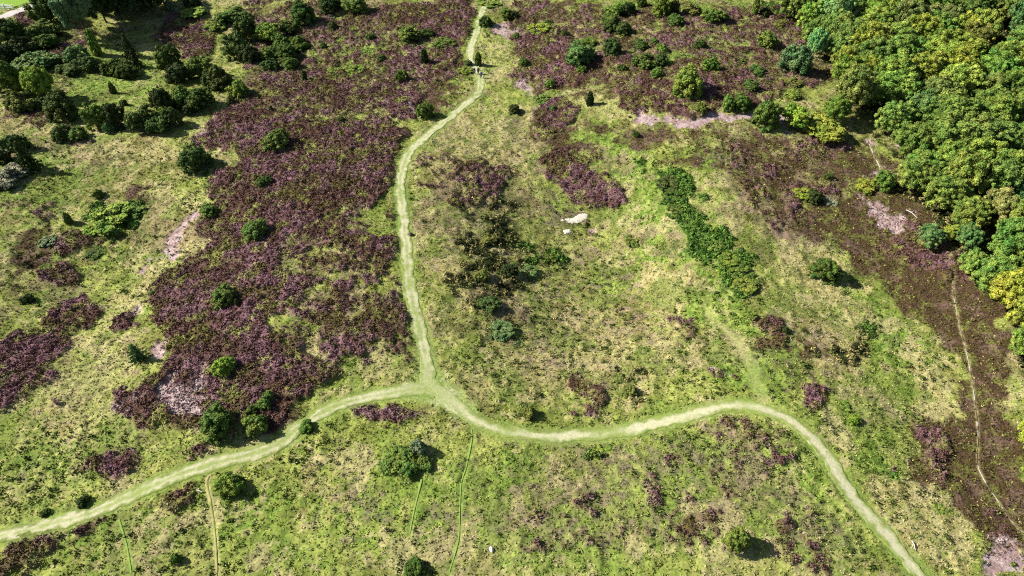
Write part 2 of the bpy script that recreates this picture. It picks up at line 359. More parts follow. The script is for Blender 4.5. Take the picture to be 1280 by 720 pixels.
JP = world_poly([(470,498),(505,486),(522,470),(526,430),(540,430),(550,462),(566,482),(596,510),(612,530),(575,524),(548,508),(510,504)])
JUNC = blur(inside(JP, GX, GY) * 1.0, 2)
MASK = {c: blur(m, 2 if c in ('heather', 'bare') else 4) for c, m in MASK.items()}
def samp(m, x, y):
    fx = np.clip((x - X0) / RS, 0, m.shape[1] - 1.001); fy = np.clip((y - Y0) / RS, 0, m.shape[0] - 1.001)
    i = fx.astype(int); j = fy.astype(int); fx = fx - i; fy = fy - j
    return (m[j, i] * (1 - fx) + m[j, i + 1] * fx) * (1 - fy) + (m[j + 1, i] * (1 - fx) + m[j + 1, i + 1] * fx) * fy

# ------------------------------------------------------------------ paths and trails (photograph places), width in metres
PATHS = {
 'north': ([(622,-60),(612,-25),(606,5),(600,25),(593,48),(588,68),(590,82),(598,92),(601,100),(597,118),(580,133),(560,150),(535,170),(515,188),(504,210),(500,235),(503,260),(506,290),(509,320),(510,345),(518,385),(526,420),(533,450),(538,490)], 2.05),
 'west': ([(545,490),(520,488),(490,493),(450,500),(410,513),(375,535),(350,555),(310,570),(260,583),(215,598),(175,617),(120,640),(60,658),(0,672),(-60,690),(-120,712)], 2.05),
 'east': ([(536,478),(552,492),(575,510),(600,530),(640,542),(690,546),(740,545),(790,537),(840,525),(890,512),(930,508),(970,518),(1005,540),(1035,575),(1060,615),(1090,650),(1120,685),(1155,728),(1190,775)], 2.05),
}
TRAILS = {   # narrow: points, width, pale?
 'spur': ([(888,392),(905,412),(925,435),(940,462),(948,490),(955,512)], 1.0),
 'sheep_a': ([(262,596),(259,605),(264,630),(268,655),(271,690),(272,730)], .38),
 'sheep_b': ([(590,538),(590,552),(583,585),(577,605),(575,640),(574,670),(570,690),(560,722)], .34),
 'sheep_c': ([(528,600),(518,640),(512,672)], .3),
 'sheep_d': ([(150,650),(160,685),(166,722)], .3),
 'bog': ([(1190,340),(1192,372),(1198,405),(1207,440),(1213,470),(1218,505),(1222,545),(1221,580),(1232,605),(1250,632),(1266,655),(1282,670)], .07),
 'wood': ([(1084,176),(1092,194),(1101,213)], .2),
}
ROAD = ([(-60,42),(-20,30),(0,24),(30,12),(60,3),(90,-10),(130,-28),(180,-50)], 3.4)
def to_world(pts, step=0.5):
    P = []
    for i in range(len(pts) - 1):                 # Catmull-Rom through the places, then onto the land
        p0 = pts[max(i - 1, 0)]; p1 = pts[i]; p2 = pts[i + 1]; p3 = pts[min(i + 2, len(pts) - 1)]
        n = 10
        for k in range(n):
            t = k / n
            q = [0.5 * ((2 * p1[j]) + (-p0[j] + p2[j]) * t + (2 * p0[j] - 5 * p1[j] + 4 * p2[j] - p3[j]) * t * t + (-p0[j] + 3 * p1[j] - 3 * p2[j] + p3[j]) * t ** 3) for j in (0, 1)]
            x, y, z = at(*q); P.append((float(x), float(y)))
    x, y, z = at(*pts[-1]); P.append((float(x), float(y)))
    P = np.array(P); d = np.r_[0, np.cumsum(np.hypot(*np.diff(P, axis=0).T))]
    s = np.arange(0, d[-1], step)
    return np.c_[np.interp(s, d, P[:, 0]), np.interp(s, d, P[:, 1])]
LINES = {k: (to_world(p), w) for k, (p, w) in {**PATHS, **TRAILS, 'road': ROAD}.items()}
def dist_raster(names, r=0.25):
    xs = np.arange(X0, X1, r); ys = np.arange(Y0, Y1, r)
    D = np.full((len(ys), len(xs)), 9.0)
    for n in names:
        L, w = LINES[n]
        for (ax, ay), (bx, by) in zip(L[:-1], L[1:]):
            i0 = int((min(ax, bx) - 4 - X0) / r); i1 = int((max(ax, bx) + 4 - X0) / r) + 1
            j0 = int((min(ay, by) - 4 - Y0) / r); j1 = int((max(ay, by) + 4 - Y0) / r) + 1
            i0, j0 = max(i0, 0), max(j0, 0); i1, j1 = min(i1, len(xs)), min(j1, len(ys))
            if i0 >= i1 or j0 >= j1: continue
            x, y = np.meshgrid(xs[i0:i1], ys[j0:j1]); ux, uy = bx - ax, by - ay
            t = np.clip(((x - ax) * ux + (y - ay) * uy) / (ux * ux + uy * uy + 1e-9), 0, 1)
            D[j0:j1, i0:i1] = np.minimum(D[j0:j1, i0:i1], np.hypot(x - ax - t * ux, y - ay - t * uy) - w / 2)
    return D, r
D_main, RD = dist_raster(['north', 'west', 'east', 'road'])
D_spur, _ = dist_raster(['spur'])
D_pale, _ = dist_raster(['sheep_a', 'bog', 'wood'])
D_dim, _ = dist_raster(['sheep_b', 'sheep_c', 'sheep_d'])
def sampd(m, x, y):
    fx = np.clip((x - X0) / RD, 0, m.shape[1] - 1.001); fy = np.clip((y - Y0) / RD, 0, m.shape[0] - 1.001)
    i = fx.astype(int); j = fy.astype(int); fx = fx - i; fy = fy - j
    v = (m[j, i] * (1 - fx) + m[j, i + 1] * fx) * (1 - fy) + (m[j + 1, i] * (1 - fx) + m[j + 1, i + 1] * fx) * fy
    out = (x < X0) | (x > X1) | (y < Y0) | (y > Y1)
    return np.where(out, 9.0, v)

C = {k: alb(*v) for k, v in dict(
 olive=(146,156,72), olive2=(176,184,94), green=(128,156,64), green2=(168,188,86), straw=(208,198,136), straw2=(188,176,112),
 brown=(98,76,58), brown2=(92,78,46), heather=(116,84,80), heather2=(154,116,122), heather3=(98,74,54), moss=(112,104,54),
 scrub=(74,84,42), fern=(76,112,44), fern2=(112,148,62), bare=(212,188,184), bare2=(180,150,146), verge=(146,170,84),
 path=(226,222,180), path2=(174,188,112)).items()}
def mix(a, b, t): return a * (1 - t)[:, None] + b * t[:, None]
def cover(x, y, jit=0.0):
    """base colour and plant weights of the land at x, y (arrays)"""
    wx = x + (N2(x, y, 6, 3) - .5) * 5.0 + (N2(x, y, 1.6, 2) - .5) * 1.2; wy = y + (N3(x, y, 6, 3) - .5) * 5.0 + (N3(x, y, 1.6, 2) - .5) * 1.2
    m = {c: samp(MASK[c], wx, wy) for c in CLS}
    n_big = N4(x, y, 12, 4); n_mid = N5(x, y, 3.2, 4, .6); n_fine = N6(x, y, 0.9, 3, .7); n_f2 = N2(x + 50, y, 0.7, 2)
    colr = mix(np.broadcast_to(C['olive'], (len(x), 3)), C['olive2'], sst(.35, .65, n_mid))
    colr = mix(colr, C['straw'], sst(.56, .7, n_big * .5 + n_fine * .5) * .6)
    w = {}
    def put(cls, n, a, b, k=.16):
        nonlocal colr
        v = sst(-k, k, m[cls] * 1.15 - .08 - n + jit)
        colr = mix(colr, mix(np.broadcast_to(a, (len(x), 3)), b, sst(.38, .62, n_fine)), v); w[cls] = v; return v
    put('green', n_mid * .5 + n_fine * .5, C['green'], C['green2'], .3)
    put('straw', N3(x, y, 2.2, 4, .6) * .55 + n_f2 * .45, C['straw'], C['straw2'], .22)
    lush = .45 + .55 * sst(50, 78, y); va = N1(x + 11, y + 5, 7, 5, .72); vb = N2(x + 31, y + 9, 5, 5, .72); vc = N3(x + 51, y + 3, 4, 5, .75); vd = N4(x + 8, y + 55, 9, 5, .7)
    colr = mix(colr, alb(116,104,58), sst(.60, .70, va) * .5 * lush); colr = mix(colr, alb(128,152,62), sst(.56, .66, vb) * .6)
    colr = mix(colr, alb(206,192,138), sst(.60, .70, vc) * .7); colr = mix(colr, alb(150,122,104), sst(.64, .74, vd) * .5 * lush)
    colr = mix(colr, alb(96,112,50), sst(.62, .70, N5(x + 3, y + 91, 3.2, 5, .75)) * .6 * lush)
    c0 = colr; put('dust', n_fine * .45 + n_f2 * .25 + N4(x, y + 12, 4, 3, .6) * .3 + .06, alb(158,126,120), C['heather'], .16); colr = c0 + (colr - c0) * .55
    put('brown', N2(x, y + 40, 3.0, 4, .65) * .75 + n_f2 * .25, C['brown'], C['brown2'], .14)
    colr = mix(colr, C['olive'], w['brown'] * sst(.6, .7, N6(x, y + 44, 1.7, 3, .7)) * .5); colr = mix(colr, alb(140,112,100), w['brown'] * sst(.6, .7, N4(x, y + 77, 2.2, 3, .7)) * .6)
    put('scrub', N1(x + 9, y, 1.8, 3, .6), C['scrub'], alb(58,66,36), .2)
    put('fern', N1(x, y + 70, 2.4, 3, .6), C['fern'], C['fern2'], .14)
    hv = put('heather', N5(x + 90, y, 2.8, 3, .62) * .62 + N6(x, y + 60, .85, 2, .6) * .38, C['heather'], C['heather2'], .16)
    colr = mix(colr, C['heather3'], hv * sst(.40, .66, N4(x, y + 30, 5, 4, .7)) * .8)
    colr = mix(colr, C['moss'], hv * sst(.53, .68, N3(x + 30, y + 30, 3.0, 4, .7)) * .8)
    colr = mix(colr, C['olive2'], hv * sst(.62, .74, N1(x + 70, y + 30, 2.0, 4, .7)) * .6)
    put('bare', N6(x, y + 20, 2.0, 4, .6), C['bare'], C['bare2'], .12)
    # green verge along paths, spur path and trails
    dm = sampd(D_main, x, y) + (n_fine - .5) * .5
    vg = (1 - sst(-.1, .9, dm)) * .9; colr = mix(colr, C['verge'], vg * .65)
    jn = sst(.3, .7, samp(JUNC, x, y) + (n_fine - .5) * .5); colr = mix(colr, mix(np.broadcast_to(C['path2'], (len(x), 3)), C['verge'], n_mid), jn * .85); colr = mix(colr, C['path'], jn * sst(.55, .75, N5(x, y, 2.0, 4, .7)) * .5); vg = np.maximum(vg, jn)
    ds = sampd(D_spur, x, y) + (n_mid - .5) * 1.2
    colr = mix(colr, mix(np.broadcast_to(C['path2'], (len(x), 3)), C['straw'], n_mid), (1 - sst(-.4, .5, ds)) * .45)
    dp = sampd(D_pale, x, y); dd = sampd(D_dim, x, y)
    flatn = np.maximum.reduce([vg, 1 - sst(-.2, .5, ds), (1 - sst(.0, .4, dp)), (1 - sst(0., .35, dd))])
    colr = mix(colr, C['straw'], (1 - sst(0, .22, dp)) * .8)
    colr = mix(colr, C['verge'], (1 - sst(0, .25, dd)) * .8)
    w['bog'] = w['brown']
    field = sst(1.1, 1.5, samp(MASK['green'], x, y))
    colr = mix(colr, alb(150, 190, 70), field)
    w['flat'] = np.maximum(flatn, field); w['main'] = dm
    return colr, w
def micro(x, y, w):
    h = w.get('heather', 0); b = w.get('bare', 0); br = w.get('brown', 0)
    tus = N1(x, y, .95, 2) ** 1.5 * .34 + N6(x + 4, y, 2.4, 2) * .20
    hea = (1 - np.abs(N2(x, y, 1.15, 2) * 2 - 1)) * .50 + N3(x, y, 2.8, 2) * .35
    v = tus * (1 - h) + (hea + .12) * h
    v = v * (1 - .7 * b) * (1 - .25 * br * (1 - h)) * (1 - w['flat']) + .17 * w['flat']
    return v
# ------------------------------------------------------------------ the ground: one sheet, fine where the camera looks, out to the horizon
def axis(parts):
    out = [parts[0][0]]
    for a, b, s in parts: out += list(np.linspace(a, b, max(2, int(round((b - a) / s)) + 1))[1:])
    return out
def skirt(a, d, n=16, k=1.5, s=2.0):
    out = []; v = a
    for _ in range(n): v += d * s; s *= k; out.append(v)
    return out
xa = axis([(-150, -95, .5), (-95, -62, .36), (-62, 62, .26), (62, 95, .36), (95, 150, .5)])
ya = axis([(22, 85, .26), (85, 130, .36), (130, 205, .5)])
xa = skirt(-150, -1)[::-1] + xa + skirt(150, 1); ya = skirt(22, -1)[::-1] + ya + skirt(205, 1)
xa, ya = np.array(xa), np.array(ya)
VX, VY = np.meshgrid(xa, ya); vx, vy = VX.ravel(), VY.ravel()
colr, w = cover(vx, vy)
vz = macro(vx, vy) + micro(vx, vy, w)
nx, ny = len(xa), len(ya)
idx = np.arange(nx * ny).reshape(ny, nx)
faces = np.stack([idx[:-1, :-1], idx[:-1, 1:], idx[1:, 1:], idx[1:, :-1]], -1).reshape(-1, 4)
g = mesh_obj('ground', np.c_[vx, vy, vz], faces, M_ground, colors=colr, smooth=True)
tag(g, 'rolling heath of olive grass, straw and heather between the paths', 'ground', kind='structure')

def ribbon(name, L, w, z_off, colfun, mat, label, across=19, ragged=.42):
    s0 = np.arange(len(L)) * .5; s1 = np.arange(0, s0[-1], .25); L = np.c_[np.interp(s1, s0, L[:, 0]), np.interp(s1, s0, L[:, 1])]
    t = np.gradient(L, axis=0); t /= np.linalg.norm(t, axis=1)[:, None] + 1e-9
    nrm = np.c_[-t[:, 1], t[:, 0]]; s = s1
    u = np.linspace(-1, 1, across)
    ra = N5(s, s * 0 + 3, 2.5, 4, .7); rb = N6(s, s * 0 + 8, 2.5, 4, .7)
    hw = w / 2
    offs = np.where(u[None, :] < 0, u[None, :] * (hw + (ra[:, None] - .5) * ragged * 2), u[None, :] * (hw + (rb[:, None] - .5) * ragged * 2))
    X = L[:, 0][:, None] + nrm[:, 0][:, None] * offs; Y = L[:, 1][:, None] + nrm[:, 1][:, None] * offs
    Z = macro(X, Y) + .13 + z_off + (N3(X, Y, .8, 2) - .5) * .05
    Z[:, 0] -= .10; Z[:, -1] -= .10
    cols = colfun(X.ravel(), Y.ravel(), np.broadcast_to(u, X.shape).ravel(), np.broadcast_to(s[:, None], X.shape).ravel())
    i = np.arange(X.size).reshape(X.shape)
    f = np.stack([i[:-1, :-1], i[:-1, 1:], i[1:, 1:], i[1:, :-1]], -1).reshape(-1, 4)
    o = mesh_obj(name, np.c_[X.ravel(), Y.ravel(), Z.ravel()], f, mat, colors=cols, smooth=True)
    return tag(o, label, 'path', kind='structure')
JX, JY, _ = at(540, 488)
def path_col(twin):
    def f(x, y, u, s):
        n = N4(x, y, 1.1, 4, .75); n2 = N5(x, y, 6, 3)
        tr = np.exp(-((np.abs(u) - .5) / .3) ** 2) if twin else np.exp(-(u / .6) ** 2)
        pale = np.clip(tr * .95 + .35 * sst(110, 130, y) + (n - .5) * 1.3 + (n2 - .5) * 1.1, 0, 1)
        j = np.exp(-((x - JX) ** 2 + (y - JY) ** 2) / 5.5 ** 2); pale = pale * (1 - .75 * j)
        c = mix(np.broadcast_to(C['path2'], (len(x), 3)), C['path'], pale)
        g_, _w = cover(x, y)
        return mix(c, g_, sst(.35, .9, np.abs(u) + (N6(x, y, .9, 4, .7) - .5) * .9))
    return f
L, w_ = LINES['north']; ribbon('path', L, w_, .10, path_col(True), M_path, 'worn pale path running up the heath past the walkers')
L, w_ = LINES['west']; ribbon('path', L, w_, .106, path_col(True), M_path, 'pale grassy path running from the junction to the lower left edge')
L, w_ = LINES['east']; ribbon('path', L, w_, .112, path_col(False), M_path, 'pale grassy path curving from the junction to the lower right edge')
def pale_col(x, y, u, s): return mix(np.broadcast_to(alb(206,196,194), (len(x), 3)), alb(110,84,70), sst(.48,.56,N4(x, y, 2.2, 4, .7)))
for k, lab in (('bog', 'thin pale trail winding down through the brown heather strip'), ('sheep_a', 'thin straw trail dropping from the path beside the dark juniper'),
               ('wood', 'short pale trail at the edge of the wood')):
    L, w_ = LINES[k]
    pc = pale_col if k != 'sheep_a' else (lambda x, y, u, s: mix(np.broadcast_to(alb(206,196,130), (len(x), 3)), alb(150,160,80), N4(x, y, 1.2, 3)))
    ribbon('trail', L, w_, .10, pc, M_path, lab, across=5, ragged=.1)
def green_col(x, y, u, s): return mix(np.broadcast_to(alb(150,176,84), (len(x), 3)), alb(60,72,30), sst(.0, .6, u))
for k, lab in (('sheep_b', 'narrow green trail running down from the east path'), ('sheep_c', 'faint green trail below the large dark bush'), ('sheep_d', 'faint trail below the west path')):
    L, w_ = LINES[k]; ribbon('trail', L, w_, .08, green_col, M_path, lab, across=5, ragged=.1)
L, w_ = LINES['road']
ribbon('road', L, w_, .14, lambda x, y, u, s: mix(np.broadcast_to(alb(246,236,232), (len(x),3)), alb(214,200,190), N4(x,y,1.5,3)), M_path, 'pale gravel road across the upper left corner')['category'] = 'road'
# white sand
def sand(pts, label):
    q = []; r = random.Random(len(pts))
    for i in range(len(pts)):
        a, b = pts[i], pts[(i + 1) % len(pts)]
        for t in (0, .25, .5, .75): q.append((a[0] + (b[0] - a[0]) * t + r.uniform(-.7, .7), a[1] + (b[1] - a[1]) * t + r.uniform(-.5, .5)))
    pts = q
    P = np.array([at(*p)[:2] for p in pts], float); c = P.mean(0); n = len(P)
    rings = [c + (P - c) * k for k in (1, .7, .35)]; V = np.vstack(rings + [c[None]]); fl = []; sz = []
    for r in range(2):
        for k in range(n): fl += [r*n+k, r*n+(k+1)%n, (r+1)*n+(k+1)%n, (r+1)*n+k]; sz.append(4)
    for k in range(n): fl += [2*n+k, 2*n+(k+1)%n, 3*n]; sz.append(3)
    z = macro(V[:,0], V[:,1]) + .36; z[:n] -= .2
    o = mesh_obj('sand', np.c_[V, z], fl, M_path, colors=np.array([.60,.54,.44]) * (.62 + .45 * N4(V[:, 0], V[:, 1], .6, 3))[:, None], smooth=True, sizes=sz)
    tag(o, label, 'sand', kind='structure')
sand([(699,276),(706,279),(714,280),(722,280),(729,277),(735,271),(733,268),(727,267),(721,271),(714,275),(706,275)], 'long white patch of bare sand in the grass')
sand([(703,292),(707,294),(712,293),(715,291),(713,288),(707,288),(703,289)], 'small white patch of bare sand below the long one')
# ------------------------------------------------------------------ low plants: too many to count
def scatter(n, seed):
    r = np.random.default_rng(seed)
    y = 27 + (r.random(n) ** .93) * 168; x = (r.random(n) * 2 - 1) * (y * .60 + 48)
    k = np.abs(x) < 150; return x[k], y[k], r
def clumps(name, x, y, z, c, rad, hgt, K, size, r, label, lean=.5):
    n = len(x); d = r.normal(size=(n, K, 3)); d[..., 2] = np.abs(d[..., 2]) * lean + .25
    d /= np.linalg.norm(d, axis=2, keepdims=True)
    cen = d * np.stack([rad, rad, hgt], 1)[:, None, :] * r.uniform(.6, 1.05, (n, K, 1))
    nn = d + r.normal(size=d.shape) * .35; nn /= np.linalg.norm(nn, axis=2, keepdims=True)
    a = np.cross(nn, r.normal(size=d.shape)); a /= np.linalg.norm(a, axis=2, keepdims=True); b = np.cross(nn, a)
    s = (size[:, None] * r.uniform(.6, 1.3, (n, K)))[..., None]
    base = np.stack([x, y, z], 1)[:, None, :] + cen
    V = np.stack([base + a * s, base - a * s * .6 + b * s * .9, base - a * s * .6 - b * s * .9], 2).reshape(-1, 3)
    colr = (c[:, None, :] * r.uniform(.75, 1.3, (n, K, 1)))
    colr = np.repeat(colr.reshape(-1, 3), 3, axis=0)
    o = mesh_obj(name, V, np.arange(len(V)).reshape(-1, 3), M_tuft, colors=colr)
    return tag(o, label, name.replace('_', ' '), kind='stuff')
x, y, r = scatter(430000, 5)
cc, w = cover(x, y, r.normal(size=len(x)) * .09); h = w['heather']; z = macro(x, y) + micro(x, y, w)
ok = (w['flat'] < .25 + .55 * r.random(len(x))) & (w['main'] > .0 + .3 * r.random(len(x)))
dens = np.where(h > .5, 1.0, np.where(w['fern'] > .5, 0, .5 - .35 * w['bare'] + .35 * w['brown']))
ok &= r.random(len(x)) < dens
ok_h = ok & (h > .5); ok_g = ok & (h <= .5)
def sub(k): return x[k], y[k], z[k], cc[k]
X, Y, Z, CC = sub(ok_h); n = len(X)
jit = np.stack([r.uniform(.75, 1.3, n)] * 3, 1); pk = (r.random(n) < .28)[:, None]
CC = np.where(pk, CC * .55 + C['heather2'] * .55, CC * 1.06) * jit
rr = r.uniform(.14, .34, n)
clumps('heather', X, Y, Z - .03, CC, rr, rr * .9, 8, rr * .42, r, 'purple flowering heather and its dark brown stems in broad patches')
X, Y, Z, CC = sub(ok_g); n = len(X); q = r.random(n)
tint = np.where(q[:, None] < .24, C['straw'] * .6 + CC * .5, np.where(q[:, None] < .84, CC * 1.15, CC * np.array([.66, .78, .55])))
rr = r.uniform(.09, .23, n) * (1 + .5 * (q > .93)); wb = w['brown'][ok_g] > .5
tint[wb] = np.where(q[wb][:, None] < .3, alb(108,84,74), np.where(q[wb][:, None] < .68, alb(88,70,48), alb(118,116,58)))
clumps('grass', X, Y, Z - .02, tint * r.uniform(.85, 1.2, (n, 1)), rr, rr * 1.0, 6, rr * .42, r, 'olive and straw coloured grass tussocks over the open heath', lean=.8)
# pale grass seedlings speckled over the brown strip
x, y, r = scatter(60000, 9); cc, w = cover(x, y); z = macro(x, y) + micro(x, y, w)
k = (w['brown'] > .6) & (w['heather'] < .5) & (r.random(len(x)) < .30) & (w['flat'] < .3) & (x > 30)
n = int(k.sum()); rr = r.uniform(.10, .22, n)
clumps('sprouting_grass', x[k], y[k], z[k], np.broadcast_to(alb(206,200,116), (n,3)) * r.uniform(.7,1.2,(n,1)), rr, rr, 6, rr * .5, r, 'pale yellow sprouts speckled over the brown heather strip')
# ferns and brambles
x, y, r = scatter(260000, 10); cc, w = cover(x, y); z = macro(x, y) + micro(x, y, w)
k = (w['fern'] > .5) & (w['flat'] < .3); n = int(k.sum()); rr = r.uniform(.2, .5, n)
clumps('bracken', x[k], y[k], z[k] + .1, cc[k] * r.uniform(.7, 1.4, (n, 1)), rr, rr * 1.1, 16, rr * .36, r, 'bright and dark green bracken and bramble patches in the grass')
# dark scrub tufts
k = (w['scrub'] > .5) & (w['flat'] < .3) & (w['heather'] < .5) & (r.random(len(x)) < .35); n = int(k.sum()); rr = r.uniform(.25, .6, n)
clumps('undergrowth', x[k], y[k], z[k], np.where(r.random((n, 1)) < .45, C['straw2'] * .8, cc[k]) * r.uniform(.6, 1.4, (n, 1)), rr, rr * 1.2, 16, rr * .33, r, 'dark brownish scrub tufts between straw coloured grass')

# small dark rushes and seedlings dotted through the grass
x, y, r = scatter(60000, 12); cc, w = cover(x, y); z = macro(x, y) + micro(x, y, w)
k = (w['flat'] < .15) & (w['main'] > .5) & (w['heather'] < .7) & (w['brown'] < .5) & (r.random(len(x)) < .42 * sst(.42, .72, N6(x, y + 33, 11, 4, .65)))
n = int(k.sum()); rr = r.uniform(.14, .42, n)
clumps('rushes', x[k], y[k], z[k], np.where(r.random((n, 1)) < .6, alb(78,96,40), alb(110,128,50)) * r.uniform(.7, 1.3, (n, 1)), rr, rr * 1.2, 12, rr * .38, r, 'small dark green rush tufts dotted through the grass')

# ------------------------------------------------------------------ crowns, built once per kind in unit size (1 wide, 1 high)
ICO_V = None
def ico():
    global ICO_V, ICO_F
    if ICO_V is None:
        t = (1 + 5 ** .5) / 2
        v = np.array([(-1,t,0),(1,t,0),(-1,-t,0),(1,-t,0),(0,-1,t),(0,1,t),(0,-1,-t),(0,1,-t),(t,0,-1),(t,0,1),(-t,0,-1),(-t,0,1)], float)
        ICO_V = v / np.linalg.norm(v[0]); ICO_F = np.array([(0,11,5),(0,5,1),(0,1,7),(0,7,10),(0,10,11),(1,5,9),(5,11,4),(11,10,2),(10,7,6),(7,1,8),(3,9,4),(3,4,2),(3,2,6),(3,6,8),(3,8,9),(4,9,5),(2,4,11),(6,2,10),(8,6,7),(9,8,1)])
    return ICO_V, ICO_F
def crown_mesh(name, lumps, n, size, seed, out=.8, up=.1, core=.84):
    r = np.random.default_rng(seed); L = np.array([l[:3] for l in lumps]); Rr = np.array([l[3] for l in lumps])
    cen = np.array([0, 0, .35])
    wgt = Rr ** 2; pick = r.choice(len(L), int(n * 2.6), p=wgt / wgt.sum())
    d = r.normal(size=(len(pick), 3)); d /= np.linalg.norm(d, axis=1, keepdims=True)
    P = L[pick] + d * Rr[pick][:, None] * r.uniform(.88, 1.1, (len(pick), 1))
    keep = (P[:, 2] > .02)
    D2 = ((P[:, None, :] - L[None]) ** 2).sum(2)
    ins = (D2 < (Rr[None] * .86) ** 2); ins[np.arange(len(pick)), pick] = False
    keep &= ~ins.any(1); P, d = P[keep][:n], d[keep][:n]
    nn = d * out + r.normal(size=d.shape) * .42; nn[:, 2] += up; nn /= np.linalg.norm(nn, axis=1, keepdims=True)
    a = np.cross(nn, r.normal(size=nn.shape)); a /= np.linalg.norm(a, axis=1, keepdims=True); b = np.cross(nn, a)
    s = size * r.uniform(.55, 1.35, (len(P), 1))
    V = np.stack([P + a * s, P + b * s * .7, P - a * s * .9, P - b * s * .7], 1).reshape(-1, 3)
    F_ = list(np.arange(len(V))); sz = [4] * len(P)
    iv, iff = ico(); base = len(V); extra = []
    for c, rad in zip(L, Rr):
        jj = 1 + (r.random((12, 1)) - .5) * .25
        vv = c + iv * rad * core * jj; vv[:, 2] = np.maximum(vv[:, 2], .01); extra.append(vv)
        F_ += list((iff + base).ravel()); sz += [3] * 20; base += 12
    V = np.vstack([V] + extra); V[:, 2] = np.clip(V[:, 2], 0.0, None)
    o = mesh_obj(name, V, F_, M_leaf, sizes=np.array(sz, np.int32)); me = o.data
    bpy.data.objects.remove(o); return me
def dome(r, k, rad, sq=1.0, zc=.42, R0=.36, rough=.12, low=-.35):
    L = [(0, 0, zc, R0 * .8)]
    ph = [r.uniform(0, 6.28) for _ in range(4)]
    for i in range(k):
        zz = 1 - (i + .5) / k * (1 - low); a = i * 2.39996 + r.uniform(-.3, .3); h = math.sqrt(max(0, 1 - zz * zz))
        q = 1 + rough * (math.sin(2 * a + ph[0]) + math.sin(3 * a + ph[1] + zz * 2)) + r.uniform(-rough, rough) * .8
        L.append((h * math.cos(a) * R0 * q, h * math.sin(a) * R0 * q, zc + zz * (1 - zc - rad) * q * sq, rad * r.uniform(.75, 1.25)))
    return L
PROTO = {}
def build_protos():
    for i in range(4):
        r = random.Random(100 + i)
        PROTO['round', i] = crown_mesh('juniper_crown', dome(r, 40, .105, rough=.15) + [(.42 * math.cos(a) * r.uniform(.8, 1.15), .42 * math.sin(a) * r.uniform(.8, 1.15), r.uniform(.05, .2), r.uniform(.05, .11)) for a in [r.uniform(0, 6.28) for _ in range(16)]] + [(r.uniform(-.2, .2), r.uniform(-.2, .2), r.uniform(.85, 1.0), .05) for _ in range(8)], 3400, .027, i)
    for i in range(4):
        r = random.Random(200 + i); L = []
        for j in range(6):
            a = j * 1.05 + r.uniform(-.4, .4); q = r.uniform(.14, .30) if j else 0
            hh = r.uniform(.55, 1.0) if j else 1; rr = r.uniform(.17, .25)
            for x, y, z, s in dome(r, 15, .2, rough=.1): L.append((q * math.cos(a) + x * rr * 2.0, q * math.sin(a) + y * rr * 2.0, z * hh * .95, s * rr * 1.9))
        PROTO['wide', i] = crown_mesh('spreading_crown', L, 2900, .030, 20 + i)
    for i in range(3):
        r = random.Random(300 + i); L = []
        for j in range(34):
            z = .08 + .86 * j / 33; q = .27 * math.sin(min(1, (1.08 - z) * 1.7) * 1.57) * r.uniform(.75, 1.15); a = j * 2.4
            L.append((q * math.cos(a), q * math.sin(a), z, .13 * (1.15 - .6 * z)))
        PROTO['column', i] = crown_mesh('column_crown', L, 1600, .05, 40 + i, core=.8)
    for i in range(3):
        r = random.Random(400 + i); L = []
        for j in range(9):
            z = .1 + .1 * j; q = .42 * (1.02 - z)
            for k in range(max(4, 10 - j)):
                a = k * 6.283 / max(4, 10 - j) + j; qq = q * r.uniform(.7, 1.25)
                for t in (.45, .75, 1.0): L.append((qq * t * math.cos(a), qq * t * math.sin(a), z + .03 - .07 * t, .052 - .018 * t))
            L.append((0, 0, z, .06))
        PROTO['conifer', i] = crown_mesh('conifer_crown', L, 2600, .028, 60 + i, up=.3, core=.6)
    for i in range(7):
        r = random.Random(500 + i); L = dome(r, 70, .08, R0=.38, zc=.52, rough=.16, low=-.6)
        L = [l for l in L if r.random() > .1]
        for j in range(70):
            a = r.uniform(0, 6.28); zz = r.uniform(-.1, .95); h = math.sqrt(1 - zz * zz); q = r.uniform(.36, .50)
            L.append((h * math.cos(a) * q, h * math.sin(a) * q, .52 + zz * q * .95, r.uniform(.03, .055)))
        PROTO['broad', i] = crown_mesh('broadleaf_crown', L, 12000, .0155, 80 + i, out=.55, up=.25)
    for i in range(3):
        r = random.Random(600 + i); L = []
        for j in range(60):
            a = r.uniform(0, 6.28); q = .42 * math.sqrt(r.random()); L.append((q * math.cos(a) * r.uniform(.8, 1.15), q * math.sin(a), r.uniform(.15, .75) * (1 - q), r.uniform(.05, .10)))
        PROTO['low', i] = crown_mesh('bramble_crown', L, 2200, .034, 100 + i, out=.6, up=.2)
